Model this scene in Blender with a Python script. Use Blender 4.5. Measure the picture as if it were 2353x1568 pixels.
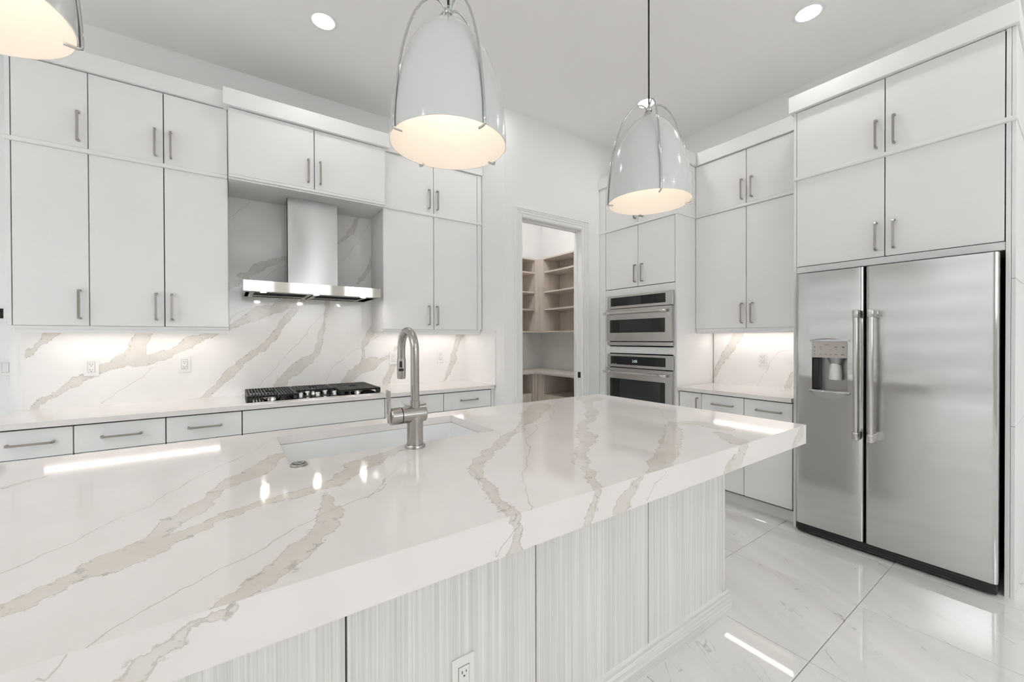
import bpy, bmesh, math, random
import numpy as np
from mathutils import Matrix, Vector

for o in list(bpy.data.objects):
    bpy.data.objects.remove(o)
scene = bpy.context.scene
COL = scene.collection
random.seed(4)

# ------------------------------------------------------------------ camera
F_PX, YAW, PITCH, ROLL, CAM_H = 925.56, 0.6091, -0.0061, -0.0030, 1.3462
cam_d = bpy.data.cameras.new('camera')
cam = bpy.data.objects.new('camera', cam_d)
COL.objects.link(cam)
_d = Vector((math.sin(YAW) * math.cos(PITCH), math.cos(YAW) * math.cos(PITCH), math.sin(PITCH)))
_r = Vector((math.cos(YAW), -math.sin(YAW), 0))
_u = _r.cross(_d)
_r2 = _r * math.cos(ROLL) + _u * math.sin(ROLL)
_u2 = -_r * math.sin(ROLL) + _u * math.cos(ROLL)
_m = Matrix((_r2, _u2, -_d)).transposed().to_4x4()
_m.translation = (0, 0, CAM_H)
cam.matrix_world = _m
cam_d.sensor_fit = 'HORIZONTAL'
cam_d.sensor_width = 36
cam_d.lens = F_PX / 2353 * 36
cam_d.clip_start = 0.02
scene.camera = cam

# ------------------------------------------------------------------ world, daylight, exposure
SKY = 3.9
world = bpy.data.worlds.new('overcast_sky')
scene.world = world
world.use_nodes = True
_bg = world.node_tree.nodes['Background']
_bg.inputs[0].default_value = (0.94, 0.97, 1.0, 1)
_bg.inputs[1].default_value = SKY
vs = scene.view_settings
vs.view_transform = 'Standard'
vs.look = 'None'
vs.gamma = 1
vs.use_curve_mapping = False
vs.exposure = 0.60
scene.display_settings.display_device = 'sRGB'
cy = scene.cycles
cy.use_denoising = True
cy.use_adaptive_sampling = True
cy.use_light_tree = False
cy.adaptive_threshold = 0.15
cy.max_bounces = 10
cy.diffuse_bounces = 8
cy.glossy_bounces = 4
cy.transmission_bounces = 4
cy.transparent_max_bounces = 8
cy.sample_clamp_indirect = 6.0
cy.caustics_reflective = False
cy.caustics_refractive = False
CAN_E, BULB_E, LED_E, HOODL_E = 42.0, 6.4, 6.2, 200.0

def portal(loc, rot, sx, sy):
    l = bpy.data.lights.new('window_portal', 'AREA')
    l.shape = 'RECTANGLE'; l.size = sx; l.size_y = sy
    l.cycles.is_portal = True
    o = bpy.data.objects.new('window_portal', l)
    COL.objects.link(o); o.location = loc; o.rotation_euler = rot
    o['kind'] = 'helper'
portal((1.45, -5.0, 2.25), (math.radians(90), 0, 0), 3.7, 1.3)
portal((1.0, -3.6, 3.5), (0, 0, 0), 2.0, 1.6)  # this portal and the next serve the added skylights
portal((-4.05, 0.35, 3.5), (0, 0, 0), 2.1, 3.7)

# ------------------------------------------------------------------ materials
MATS = {}
def mat(name, color=(0.8, 0.8, 0.8), rough=0.5, metal=0.0, spec=0.5, emit=None, es=0.0, coat=0.0, aniso=0.0):
    m = bpy.data.materials.new(name)
    m.use_nodes = True
    b = m.node_tree.nodes['Principled BSDF']
    b.inputs['Base Color'].default_value = (*color, 1)
    b.inputs['Roughness'].default_value = rough
    b.inputs['Metallic'].default_value = metal
    b.inputs['Specular IOR Level'].default_value = spec
    b.inputs['Coat Weight'].default_value = coat
    b.inputs['Anisotropic'].default_value = aniso
    if emit:
        b.inputs['Emission Color'].default_value = (*emit, 1)
        b.inputs['Emission Strength'].default_value = es
    MATS[name] = m
    return m
def nt(name):
    t = MATS[name].node_tree
    return t, t.nodes['Principled BSDF']
def node(t, kind, **kw):
    n = t.nodes.new(kind)
    for k, v in kw.items():
        if k.startswith('i_'):
            n.inputs[int(k[2:])].default_value = v
        else:
            setattr(n, k, v)
    return n
def noise(t, vec, scale, detail=4, rough=0.6):
    n = t.nodes.new('ShaderNodeTexNoise')
    n.inputs['Scale'].default_value = scale
    n.inputs['Detail'].default_value = detail
    n.inputs['Roughness'].default_value = rough
    if vec is not None:
        t.links.new(vec, n.inputs['Vector'])
    return n.outputs[0]
def math_n(t, op, a, b=None, clamp=False):
    n = t.nodes.new('ShaderNodeMath'); n.operation = op; n.use_clamp = clamp
    for i, v in enumerate((a, b)):
        if v is None: continue
        if isinstance(v, (int, float)): n.inputs[i].default_value = v
        else: t.links.new(v, n.inputs[i])
    return n.outputs[0]
def maprange(t, v, a, b, c, d):
    n = t.nodes.new('ShaderNodeMapRange'); n.clamp = True
    t.links.new(v, n.inputs[0])
    for i, x in enumerate((a, b, c, d)): n.inputs[i + 1].default_value = x
    return n.outputs[0]
def mixc(t, fac, a, b):
    n = t.nodes.new('ShaderNodeMix'); n.data_type = 'RGBA'
    if isinstance(fac, (int, float)): n.inputs[0].default_value = fac
    else: t.links.new(fac, n.inputs[0])
    for i, v in ((6, a), (7, b)):
        if isinstance(v, tuple): n.inputs[i].default_value = (*v, 1)
        else: t.links.new(v, n.inputs[i])
    return n.outputs[2]
def objco(t, scale=None):
    tc = t.nodes.new('ShaderNodeTexCoord')
    if scale is None: return tc.outputs['Object']
    mp = t.nodes.new('ShaderNodeMapping')
    mp.inputs['Scale'].default_value = scale
    t.links.new(tc.outputs['Object'], mp.inputs[0])
    return mp.outputs[0]
def bump(t, b, h, strength, dist):
    n = t.nodes.new('ShaderNodeBump')
    n.inputs['Strength'].default_value = strength
    n.inputs['Distance'].default_value = dist
    t.links.new(h, n.inputs['Height'])
    t.links.new(n.outputs[0], b.inputs['Normal'])

mat('cabinet_white', (0.83, 0.83, 0.828), 0.36)
t, b = nt('cabinet_white')
h = noise(t, objco(t, (220, 220, 40)), 1.0, 3)
bump(t, b, h, 0.05, 0.002)
mat('carcass_grey', (0.07, 0.07, 0.068), 0.7)  # gap shade put into the colour: near-black behind the door reveals
mat('wall_paint', (0.86, 0.862, 0.862), 0.75)
mat('ceiling_paint', (0.92, 0.908, 0.89), 0.85)
mat('greige_paint', (0.60, 0.575, 0.53), 0.75)
mat('trim_paint', (0.84, 0.84, 0.835), 0.4)
mat('handle_metal', (0.42, 0.395, 0.36), 0.30, 1.0)
def brushed(name, col, rough, an, rot, fine, wave=0.0, fa=0.006):
    mat(name, col, rough, 1.0)
    t, b = nt(name)
    b.inputs['Anisotropic'].default_value = an
    b.inputs['Anisotropic Rotation'].default_value = rot
    tg = t.nodes.new('ShaderNodeTangent'); tg.direction_type = 'RADIAL'; tg.axis = 'Z'
    t.links.new(tg.outputs[0], b.inputs['Tangent'])
    h = math_n(t, 'MULTIPLY', noise(t, objco(t, fine), 1.0, 2), fa)
    if wave:
        h = math_n(t, 'ADD', h, math_n(t, 'MULTIPLY', noise(t, objco(t, (0.8, 1.3, 1.6)), 1.0, 1), wave))
    bump(t, b, h, 0.3, 0.02)
brushed('stainless', (0.60, 0.605, 0.595), 0.15, 0.95, 0.0, (900, 900, 5), 0.35, 0.0)
brushed('stainless_oven', (0.60, 0.59, 0.57), 0.24, 0.7, 0.0, (900, 900, 5))
brushed('stainless_hood', (0.50, 0.50, 0.49), 0.20, 0.95, 0.25, (5, 5, 900), 0.6)
mat('polished_steel', (0.66, 0.65, 0.62), 0.04, 1.0)
mat('steel_tray', (0.70, 0.68, 0.65), 0.12, 1.0)
mat('brushed_nickel', (0.42, 0.405, 0.385), 0.22, 1.0)
t, b = nt('brushed_nickel')
bump(t, b, noise(t, objco(t, (600, 600, 25)), 1.0, 2), 0.05, 0.001)
mat('chrome', (0.58, 0.59, 0.59), 0.06, 1.0)
mat('black_glass', (0.012, 0.012, 0.012), 0.05)
mat('oven_window', (0.030, 0.031, 0.030), 0.06)
mat('black_iron', (0.035, 0.035, 0.035), 0.5)
mat('black_plastic', (0.012, 0.012, 0.012), 0.35)
mat('dark_gap', (0.02, 0.02, 0.02), 0.7)
mat('white_plastic', (0.83, 0.83, 0.82), 0.3)
mat('sink_white', (0.82, 0.83, 0.83), 0.18)
mat('shade_outer', (0.66, 0.685, 0.68), 0.16, coat=0.4)
mat('shade_inner', (0.88, 0.85, 0.81), 0.6)
mat('bulb_glow', (1, 0.9, 0.8), 0.5, emit=(1.0, 0.88, 0.77), es=BULB_E)
mat('can_glow', (1, 1, 1), 0.5, emit=(1.0, 0.985, 0.965), es=CAN_E)
mat('led_glow', (1, 1, 1), 0.5, emit=(1.0, 0.92, 0.86), es=LED_E)
mat('hood_lamp_glow', (1, 1, 1), 0.5, emit=(1.0, 0.95, 0.88), es=HOODL_E)
mat('clock_glow', (0.5, 0.6, 0.6), 0.5, emit=(0.75, 0.9, 0.95), es=0.35)
mat('panel_mark', (0.62, 0.62, 0.6), 0.5)
mat('dispenser_panel', (0.50, 0.465, 0.43), 0.3, 0.3)
mat('dispenser_mark', (0.22, 0.20, 0.18), 0.5)
mat('dispenser_grey', (0.42, 0.41, 0.40), 0.3, 0.6)
mat('cord_black', (0.01, 0.01, 0.01), 0.5)
mat('grout', (0.60, 0.585, 0.56), 0.8)
mat('strike_metal', (0.08, 0.07, 0.06), 0.35, 1.0)
mat('shutter_grey', (0.50, 0.49, 0.47), 0.5)
mat('window_frame', (0.80, 0.80, 0.80), 0.4)
mat('terrace', (0.50, 0.50, 0.48), 0.8)

def grain(name, ca, cb, sx, sz, rough=0.5):
    mat(name, ca, rough)
    t, b = nt(name)
    v = noise(t, objco(t, (sx, sx, sz)), 1.0, 5, 0.7)
    v2 = noise(t, objco(t, (sx * 0.22, sx * 0.22, sz * 0.5)), 1.0, 2, 0.5)
    f = math_n(t, 'ADD', math_n(t, 'MULTIPLY', v, 0.72), math_n(t, 'MULTIPLY', v2, 0.28))
    c = mixc(t, maprange(t, f, 0.36, 0.64, 0, 1), ca, cb)
    t.links.new(c, b.inputs['Base Color'])
grain('island_laminate', (0.64, 0.625, 0.60), (0.86, 0.855, 0.84), 230, 1.2)
grain('pantry_laminate', (0.56, 0.50, 0.45), (0.70, 0.64, 0.58), 110, 2.5)
# horizontal-grain copy for the island's plinth boards
mat('island_plinth_laminate', (0.7, 0.7, 0.7), 0.5)
t, b = nt('island_plinth_laminate')
v = noise(t, objco(t, (1.6, 1.6, 120)), 1.0, 5, 0.7)
t.links.new(mixc(t, maprange(t, v, 0.36, 0.64, 0, 1), (0.64, 0.625, 0.60), (0.86, 0.855, 0.84)), b.inputs['Base Color'])

def quartz(name, rough, ca, cb, va, vb):
    mat(name, (0.8, 0.8, 0.8), rough)
    t, b = nt(name)
    oc = objco(t)
    def att(a):
        n = t.nodes.new('ShaderNodeAttribute'); n.attribute_name = a; return n.outputs['Fac']
    n1 = noise(t, oc, 22, 6, 0.65)
    n2 = noise(t, oc, 90, 4, 0.6)
    jit = math_n(t, 'ADD', math_n(t, 'MULTIPLY', math_n(t, 'SUBTRACT', n1, 0.5), 0.045),
                 math_n(t, 'MULTIPLY', math_n(t, 'SUBTRACT', n2, 0.5), 0.012))
    v = math_n(t, 'ADD', att('vein'), jit)
    body = maprange(t, v, 0.0008, -0.0012, 0, 1)
    edge = maprange(t, math_n(t, 'ABSOLUTE', v), 0.0004, 0.0022, 1, 0)
    n3 = noise(t, oc, 55, 3, 0.6)
    band = math_n(t, 'MULTIPLY', maprange(t, v, 0.010, 0.002, 0, 1), maprange(t, v, -0.022, -0.010, 0, 1))
    fleck = math_n(t, 'MULTIPLY', band, maprange(t, n3, 0.60, 0.64, 0, 1))
    hw = math_n(t, 'MULTIPLY', maprange(t, noise(t, oc, 9, 2), 0.35, 0.65, 0.2, 1.5), 0.0008)
    hair = maprange(t, math_n(t, 'SUBTRACT', math_n(t, 'ABSOLUTE', math_n(t, 'ADD', att('hair'), math_n(t, 'MULTIPLY', jit, 0.25))), hw), 0.0, 0.0010, 1, 0)
    hair = math_n(t, 'MULTIPLY', hair, maprange(t, att('hairdist'), 0.008, 0.011, 1, 0))
    tone = noise(t, oc, 3.5, 3)
    base = mixc(t, maprange(t, tone, 0.3, 0.7, 0, 1), ca, cb)
    vcol = mixc(t, maprange(t, noise(t, oc, 10, 4), 0.3, 0.7, 0, 1), va, vb)
    c = mixc(t, math_n(t, 'MULTIPLY', body, 0.92), base, vcol)
    c = mixc(t, math_n(t, 'MULTIPLY', edge, 0.55), c, (0.42, 0.39, 0.34))
    c = mixc(t, math_n(t, 'MULTIPLY', fleck, 0.55), c, (0.36, 0.34, 0.30))
    c = mixc(t, math_n(t, 'MULTIPLY', hair, 0.6), c, (0.45, 0.42, 0.37))
    t.links.new(c, b.inputs['Base Color'])
quartz('quartz_polished', 0.07, (0.765, 0.73, 0.708), (0.805, 0.775, 0.756), (0.635, 0.59, 0.535), (0.72, 0.685, 0.635))
quartz('quartz_splash', 0.10, (0.86, 0.85, 0.835), (0.90, 0.895, 0.885), (0.68, 0.65, 0.60), (0.78, 0.755, 0.715))

mat('floor_marble', (0.72, 0.71, 0.69), 0.03, spec=0.85)
t, b = nt('floor_marble')
tc = t.nodes.new('ShaderNodeTexCoord'); oi = t.nodes.new('ShaderNodeObjectInfo')
off = t.nodes.new('ShaderNodeVectorMath'); off.operation = 'SCALE'
cmb = t.nodes.new('ShaderNodeCombineXYZ')
t.links.new(oi.outputs['Random'], cmb.inputs[0]); t.links.new(oi.outputs['Random'], cmb.inputs[1])
t.links.new(cmb.outputs[0], off.inputs[0]); off.inputs['Scale'].default_value = 37.0
ad = t.nodes.new('ShaderNodeVectorMath'); t.links.new(tc.outputs['Object'], ad.inputs[0]); t.links.new(off.outputs[0], ad.inputs[1])
def mapped(vec, rot, sc):
    m1 = t.nodes.new('ShaderNodeMapping'); m1.inputs['Rotation'].default_value = (0, 0, rot); t.links.new(vec, m1.inputs[0])
    m2 = t.nodes.new('ShaderNodeMapping'); m2.inputs['Scale'].default_value = sc; t.links.new(m1.outputs[0], m2.inputs[0])
    return m2.outputs[0]
A65 = -math.radians(63)
cl = noise(t, mapped(ad.outputs[0], A65, (0.7, 5.0, 1)), 1.3, 5, 0.6)
base = mixc(t, maprange(t, cl, 0.32, 0.68, 0, 1), (0.80, 0.785, 0.76), (0.88, 0.875, 0.865))
cr = noise(t, mapped(ad.outputs[0], A65, (0.75, 3.4, 1)), 1.0, 4, 0.55)
crack = maprange(t, math_n(t, 'ABSOLUTE', math_n(t, 'SUBTRACT', cr, 0.5)), 0.0012, 0.0045, 1, 0)
brk = maprange(t, noise(t, mapped(ad.outputs[0], A65, (7, 3, 1)), 1.0, 4, 0.7), 0.50, 0.66, 0.08, 1)
c = mixc(t, math_n(t, 'MULTIPLY', math_n(t, 'MULTIPLY', crack, brk), 0.75), base, (0.30, 0.28, 0.26))
t.links.new(c, b.inputs['Base Color'])

# window glass: mostly clear, faint reflection
mg = bpy.data.materials.new('window_glass'); mg.use_nodes = True; MATS['window_glass'] = mg
g = mg.node_tree; g.nodes.clear()
go = g.nodes.new('ShaderNodeOutputMaterial'); gm = g.nodes.new('ShaderNodeMixShader')
gt = g.nodes.new('ShaderNodeBsdfTransparent'); gg = g.nodes.new('ShaderNodeBsdfGlossy'); gg.inputs['Roughness'].default_value = 0.02
gm.inputs[0].default_value = 0.06
g.links.new(gt.outputs[0], gm.inputs[1]); g.links.new(gg.outputs[0], gm.inputs[2]); g.links.new(gm.outputs[0], go.inputs[0])

# ------------------------------------------------------------------ building helpers
WT = {}
def link(o, parent=None, wpos=(0, 0, 0), rot=None):
    COL.objects.link(o)
    w = Vector(wpos)
    if parent is not None:
        o.parent = parent
        o.location = w - WT[parent]
    else:
        o.location = w
    if rot: o.rotation_euler = rot
    WT[o] = w
    return o
def tag(o, label, cat, group=None):
    o['label'] = label; o['category'] = cat
    if group: o['group'] = group
    return o
def thing(name, label, cat, loc, group=None):
    e = bpy.data.objects.new(name, None)
    e.empty_display_size = 0.1
    link(e, None, loc)
    return tag(e, label, cat, group)
def struct(o):
    o['kind'] = 'structure'
    return o
def mesh_from(name, verts, faces, m, smooth=False):
    me = bpy.data.meshes.new(name)
    me.from_pydata(verts, [], faces)
    me.materials.append(MATS[m])
    if smooth: me.polygons.foreach_set('use_smooth', [True] * len(me.polygons))
    me.update()
    return me
def bm_mesh(name, bm, m, smooth=False, angle=None):
    me = bpy.data.meshes.new(name)
    bmesh.ops.recalc_face_normals(bm, faces=bm.faces)
    bm.to_mesh(me); bm.free()
    me.materials.append(MATS[m])
    if smooth:
        me.polygons.foreach_set('use_smooth', [True] * len(me.polygons))
        me.set_sharp_from_angle(angle=math.radians(angle or 40))
    return me
def obj(name, me, parent=None, wpos=(0, 0, 0), rot=None):
    return link(bpy.data.objects.new(name, me), parent, wpos, rot)
def bx(bm, x0, x1, y0, y1, z0, z1, bev=0.0, seg=1):
    x0, x1 = sorted((x0, x1)); y0, y1 = sorted((y0, y1)); z0, z1 = sorted((z0, z1))
    r = bmesh.ops.create_cube(bm, size=1.0)
    vs_ = r['verts']
    for v in vs_:
        v.co = Vector(((x0 + x1) / 2 + v.co.x * (x1 - x0), (y0 + y1) / 2 + v.co.y * (y1 - y0), (z0 + z1) / 2 + v.co.z * (z1 - z0)))
    if bev > 0:
        es = list({e for v in vs_ for e in v.link_edges})
        bmesh.ops.bevel(bm, geom=es, offset=bev, segments=seg, affect='EDGES', profile=0.5)
def box(name, x0, x1, y0, y1, z0, z1, m, parent=None, bev=0.0, seg=1):
    bm = bmesh.new(); bx(bm, x0, x1, y0, y1, z0, z1, bev, seg)
    return obj(name, bm_mesh(name, bm, m), parent)
def boxes(name, lst, m, parent=None, bev=0.0):
    bm = bmesh.new()
    for l in lst: bx(bm, *l, bev)
    return obj(name, bm_mesh(name, bm, m), parent)
def tube_bm(bm, pts, rad, seg=12, caps=True):
    pts = [Vector(p) for p in pts]
    rads = rad if isinstance(rad, (list, tuple)) else [rad] * len(pts)
    rings = []; up = None
    for i, p in enumerate(pts):
        d = (pts[min(i + 1, len(pts) - 1)] - pts[max(i - 1, 0)]).normalized()
        if up is None:
            up = Vector((1, 0, 0)) if abs(d.x) < 0.9 else Vector((0, 1, 0))
        up = (up - d * up.dot(d)).normalized()
        s = d.cross(up)
        rings.append([bm.verts.new(p + (up * math.cos(2 * math.pi * k / seg) + s * math.sin(2 * math.pi * k / seg)) * rads[i]) for k in range(seg)])
    for a, c in zip(rings, rings[1:]):
        for k in range(seg):
            bm.faces.new((a[k], a[(k + 1) % seg], c[(k + 1) % seg], c[k]))
    if caps:
        bm.faces.new(rings[0][::-1]); bm.faces.new(rings[-1])
def lathe_bm(bm, prof, c=(0, 0, 0), seg=40, axis='z'):
    rings = []
    for r, z in prof:
        ring = []
        for k in range(seg):
            a = 2 * math.pi * k / seg
            if axis == 'z': p = (c[0] + r * math.cos(a), c[1] + r * math.sin(a), c[2] + z)
            elif axis == 'x': p = (c[0] + z, c[1] + r * math.cos(a), c[2] + r * math.sin(a))
            else: p = (c[0] + r * math.cos(a), c[1] + z, c[2] + r * math.sin(a))
            ring.append(bm.verts.new(p))
        rings.append(ring)
    for a, d in zip(rings, rings[1:]):
        for k in range(seg):
            bm.faces.new((a[k], a[(k + 1) % seg], d[(k + 1) % seg], d[k]))
    if prof[0][0] > 1e-5: bm.faces.new(rings[0])
    if prof[-1][0] > 1e-5: bm.faces.new(rings[-1])
    bmesh.ops.remove_doubles(bm, verts=bm.verts, dist=1e-6)
def lathe(name, prof, m, parent=None, c=(0, 0, 0), seg=40, axis='z', angle=35):
    bm = bmesh.new(); lathe_bm(bm, prof, c, seg, axis)
    return obj(name, bm_mesh(name, bm, m, True, angle), parent)

# runs: 'B' = along the back wall (front faces -Y), 'R' = along the right wall (front faces -X)
class Run:
    def __init__(s, k, face): s.k = k; s.f = face
    def p(s, a, d, z): return (a, s.f + d, z) if s.k == 'B' else (s.f + d, -a, z)
    def ext(s, a0, a1, d0, d1, z0, z1):
        p, q = s.p(a0, d0, z0), s.p(a1, d1, z1)
        return p[0], q[0], p[1], q[1], p[2], q[2]
    def box(s, name, a0, a1, d0, d1, z0, z1, m, parent, bev=0.0, seg=1):
        return box(name, *s.ext(a0, a1, d0, d1, z0, z1), m, parent, bev, seg)
    @property
    def rz(s): return 0 if s.k == 'B' else -math.pi / 2

def handle_mesh(L):
    w, th, so, cr = 0.0055, 0.0045, 0.032, 0.010
    path = [(0, 0, -L / 2 + 0.006)]
    for k in range(5):
        a = math.pi / 2 * k / 4
        path.append((0, -so + cr - cr * math.sin(a), -L / 2 + 0.006 + cr - cr * math.cos(a)))
    path2 = [(x, y, -z) for x, y, z in reversed(path)]
    path += path2
    bm = bmesh.new(); rings = []
    P = [Vector(p) for p in path]
    for i, p in enumerate(P):
        d = (P[min(i + 1, len(P) - 1)] - P[max(i - 1, 0)]).normalized()
        n = d.cross(Vector((1, 0, 0))).normalized()
        rings.append([bm.verts.new(p + Vector((sx * w, 0, 0)) + n * sy * th) for sx, sy in ((-1, -1), (1, -1), (1, 1), (-1, 1))])
    for a, c in zip(rings, rings[1:]):
        for k in range(4): bm.faces.new((a[k], a[(k + 1) % 4], c[(k + 1) % 4], c[k]))
    bm.faces.new(rings[0]); bm.faces.new(rings[-1])
    return bm_mesh('handle', bm, 'handle_metal')
HM = handle_mesh(0.176)
def handle(run, a, z, parent, horiz=False):
    rot = (0, math.pi / 2 if horiz else 0, run.rz)
    return obj('handle', HM, parent, run.p(a, 0.0, z), rot)
DG = 0.0027
def door(run, a0, a1, z0, z1, parent, ha=None, hz=None, horiz=False, name='door'):
    d = run.box(name, a0 + DG, a1 - DG, 0.0, 0.02, z0, z1, 'cabinet_white', parent, 0.0012)
    if ha is not None: handle(run, ha, hz, d, horiz)
    return d

# ------------------------------------------------------------------ room shell
ZC = 3.42
XR, YB, XL, YF = 3.862, 3.775, -5.5, -5.0
struct(box('floor', XL, XR + 0.1, YF, 4.72, -0.06, -0.008, 'grout'))
floor = bpy.data.objects['floor']
TX, TY, SX, SY = 1.962, 0.662, 0.6125, 0.609
bm = bmesh.new()
bx(bm, 0.0016, SX - 0.0016, 0.0016, SY - 0.0016, -0.0085, 0.0, 0.0012)
TILE = bm_mesh('tile', bm, 'floor_marble')
for i in range(-12, 4):
    for j in range(-9, 7):
        x, y = TX + i * SX, TY + j * SY
        if x + SX < XL or y + SY < YF or x > XR or y > 4.65: continue
        obj('tile', TILE, floor, (x, y, 0))
# plaster ceiling with two added daylight-fill wells behind and left of the kitchen
struct(boxes('ceiling', [(-3.0, XR + 0.1, -2.4, 4.72, ZC, ZC + 0.08), (XL, -3.0, 2.2, 4.72, ZC, ZC + 0.08), (XL, -5.1, -2.4, 2.2, ZC, ZC + 0.08), (-5.1, -3.0, -2.4, -1.5, ZC, ZC + 0.08),
                         (XL, 0.0, YF, -2.4, ZC, ZC + 0.08), (2.0, XR + 0.1, YF, -2.4, ZC, ZC + 0.08), (0.0, 2.0, YF, -4.4, ZC, ZC + 0.08), (0.0, 2.0, -2.8, -2.4, ZC, ZC + 0.08)], 'ceiling_paint'))
struct(box('wall_back', -1.11, 2.02, YB, 4.42, 0, ZC, 'wall_paint'))
struct(box('wall_hall', XL, -1.11, 4.42, 4.54, 0, ZC, 'wall_paint'))
struct(box('wall_pantry_side', 2.02, 2.12, 3.015, 4.6, 0, ZC, 'wall_paint'))
struct(boxes('wall_pantry_front', [(2.12, 2.2, 3.015, 3.127, 0, ZC), (3.005, XR, 3.015, 3.127, 0, ZC), (2.2, 3.005, 3.015, 3.127, 2.49, ZC)], 'wall_paint'))
struct(box('wall_pantry_right', 3.75, XR, 3.127, 4.6, 0, ZC, 'wall_paint'))
struct(box('wall_pantry_back', 2.12, XR, 4.6, 4.7, 0, ZC, 'wall_paint'))
struct(box('wall_right', XR, XR + 0.12, YF, 4.7, 0, ZC, 'wall_paint'))
# window wall on the left and sliding doors behind the camera
struct(boxes('wall_left', [(XL - 0.14, XL, YF, -0.4, 0, ZC), (XL - 0.14, XL, 4.2, 4.54, 0, ZC), (XL - 0.14, XL, -0.4, 4.2, 2.9, ZC), (XL - 0.14, XL, -0.4, 4.2, 0, 0.3)], 'wall_paint'))
FW = ((-0.4, 0.9), (1.2, 2.2), (2.5, 3.3))
struct(boxes('wall_front', [(XL, -0.4, YF - 0.14, YF, 0, ZC), (3.3, XR, YF - 0.14, YF, 0, ZC), (0.9, 1.2, YF - 0.14, YF, 1.6, 2.9), (2.2, 2.5, YF - 0.14, YF, 1.6, 2.9), (-0.4, 3.3, YF - 0.14, YF, 2.9, ZC), (-0.4, 3.3, YF - 0.14, YF, 0, 1.6)], 'greige_paint'))
def window(name, horizontal_axis, pos, a0, a1, z0, z1, nv, nh):
    e = bpy.data.objects.new(name, None); link(e, None, (pos if horizontal_axis == 'y' else (a0 + a1) / 2, (a0 + a1) / 2 if horizontal_axis == 'y' else pos, z0)); struct(e)
    def b(nm, a, c, d0, d1, z, zz, m):
        if horizontal_axis == 'y': return box(nm, pos + d0, pos + d1, a, c, z, zz, m, e)
        return box(nm, a, c, pos + d0, pos + d1, z, zz, m, e)
    b('window_frame', a0, a1, -0.1, -0.02, z0, z0 + 0.06, 'window_frame'); b('window_frame', a0, a1, -0.1, -0.02, z1 - 0.06, z1, 'window_frame')
    W = (a1 - a0) / nv
    for k in range(nv + 1):
        c = min(max(a0 + k * W, a0 + 0.03), a1 - 0.03)
        b('mullion', c - 0.03, c + 0.03, -0.1, -0.02, z0 + 0.06, z1 - 0.06, 'window_frame')
    for k in range(1, nh):
        z = z0 + (z1 - z0) * k / nh
        b('transom', a0, a1, -0.085, -0.035, z - 0.02, z + 0.02, 'window_frame')
    for k in range(nv):
        b('pane', a0 + k * W, a0 + (k + 1) * W, -0.062, -0.058, z0 + 0.05, z1 - 0.05, 'window_glass')
window('window_1', 'y', XL, -0.4, 4.2, 0.3, 2.9, 2, 1)
wb = bpy.data.objects['window_1']
for k in range(16):
    z = 0.33 + k * 0.1595
    box('shutter_slat', XL - 0.018, XL - 0.004, -0.39, 4.19, z, z + 0.1595 - (0.010 + 0.010 * (k % 3 == 1)), 'shutter_grey', wb, 0.003)
for k_, (a_, b_) in enumerate(FW): window('window_%d' % (k_ + 5), 'x', YF, a_, b_, 1.6, 2.9, 1, 1)
for n_, (x0, x1, y0, y1) in enumerate(((0.0, 2.0, -4.4, -2.8), (-5.1, -3.0, -1.5, 2.2))):  # skylights invented to fill the kitchen with soft daylight
    e_ = bpy.data.objects.new('window_%d' % (n_ + 3), None); link(e_, None, (x0, y0, ZC)); struct(e_)
    boxes('added_well_lining', [(x0 - 0.04, x0, y0, y1, ZC + 0.081, ZC + 0.3), (x1, x1 + 0.04, y0, y1, ZC + 0.081, ZC + 0.3), (x0, x1, y0 - 0.04, y0, ZC + 0.081, ZC + 0.3), (x0, x1, y1, y1 + 0.04, ZC + 0.081, ZC + 0.3)], 'window_frame', e_)
    for k in range(3):
        xa, xb_ = x0 + (x1 - x0) * k / 3, x0 + (x1 - x0) * (k + 1) / 3
        box('pane', xa + 0.02, xb_ - 0.02, y0, y1, ZC + 0.26, ZC + 0.265, 'window_glass', e_)
        if k: box('mullion', xa - 0.02, xa + 0.02, y0, y1, ZC + 0.22, ZC + 0.3, 'window_frame', e_)

# pantry door casing (stepped profile) and jamb lining
def casing():
    bm = bmesh.new()
    x0, x1, zt, yf = 2.215, 2.990, 2.475, 3.015
    for (o, w, d) in ((0.0, 0.030, 0.010), (0.030, 0.024, 0.015), (0.054, 0.016, 0.019), (0.070, 0.012, 0.024)):
        bx(bm, x0 - o - w, x0 - o, yf - d, yf, 0, zt + o + w, 0.002)
        bx(bm, x1 + o, x1 + o + w, yf - d, yf, 0, zt + o + w, 0.002)
        bx(bm, x0 - o, x1 + o, yf - d, yf, zt + o, zt + o + w, 0.002)
    return bm_mesh('trim_1', bm, 'trim_paint')
struct(obj('trim_1', casing()))
boxes('jamb', [(2.2, 2.222, 3.012, 3.13, 0, 2.475), (2.983, 3.005, 3.012, 3.13, 0, 2.475), (2.222, 2.983, 3.012, 3.13, 2.468, 2.49),
               (2.222, 2.234, 3.07, 3.105, 0, 2.468), (2.971, 2.983, 3.07, 3.105, 0, 2.468), (2.234, 2.971, 3.07, 3.105, 2.456, 2.468)], 'trim_paint', bpy.data.objects['trim_1'], 0.0015)
box('strike_plate', 2.978, 2.9832, 3.03, 3.066, 0.935, 0.995, 'strike_metal', bpy.data.objects['trim_1'], 0.001)

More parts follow.
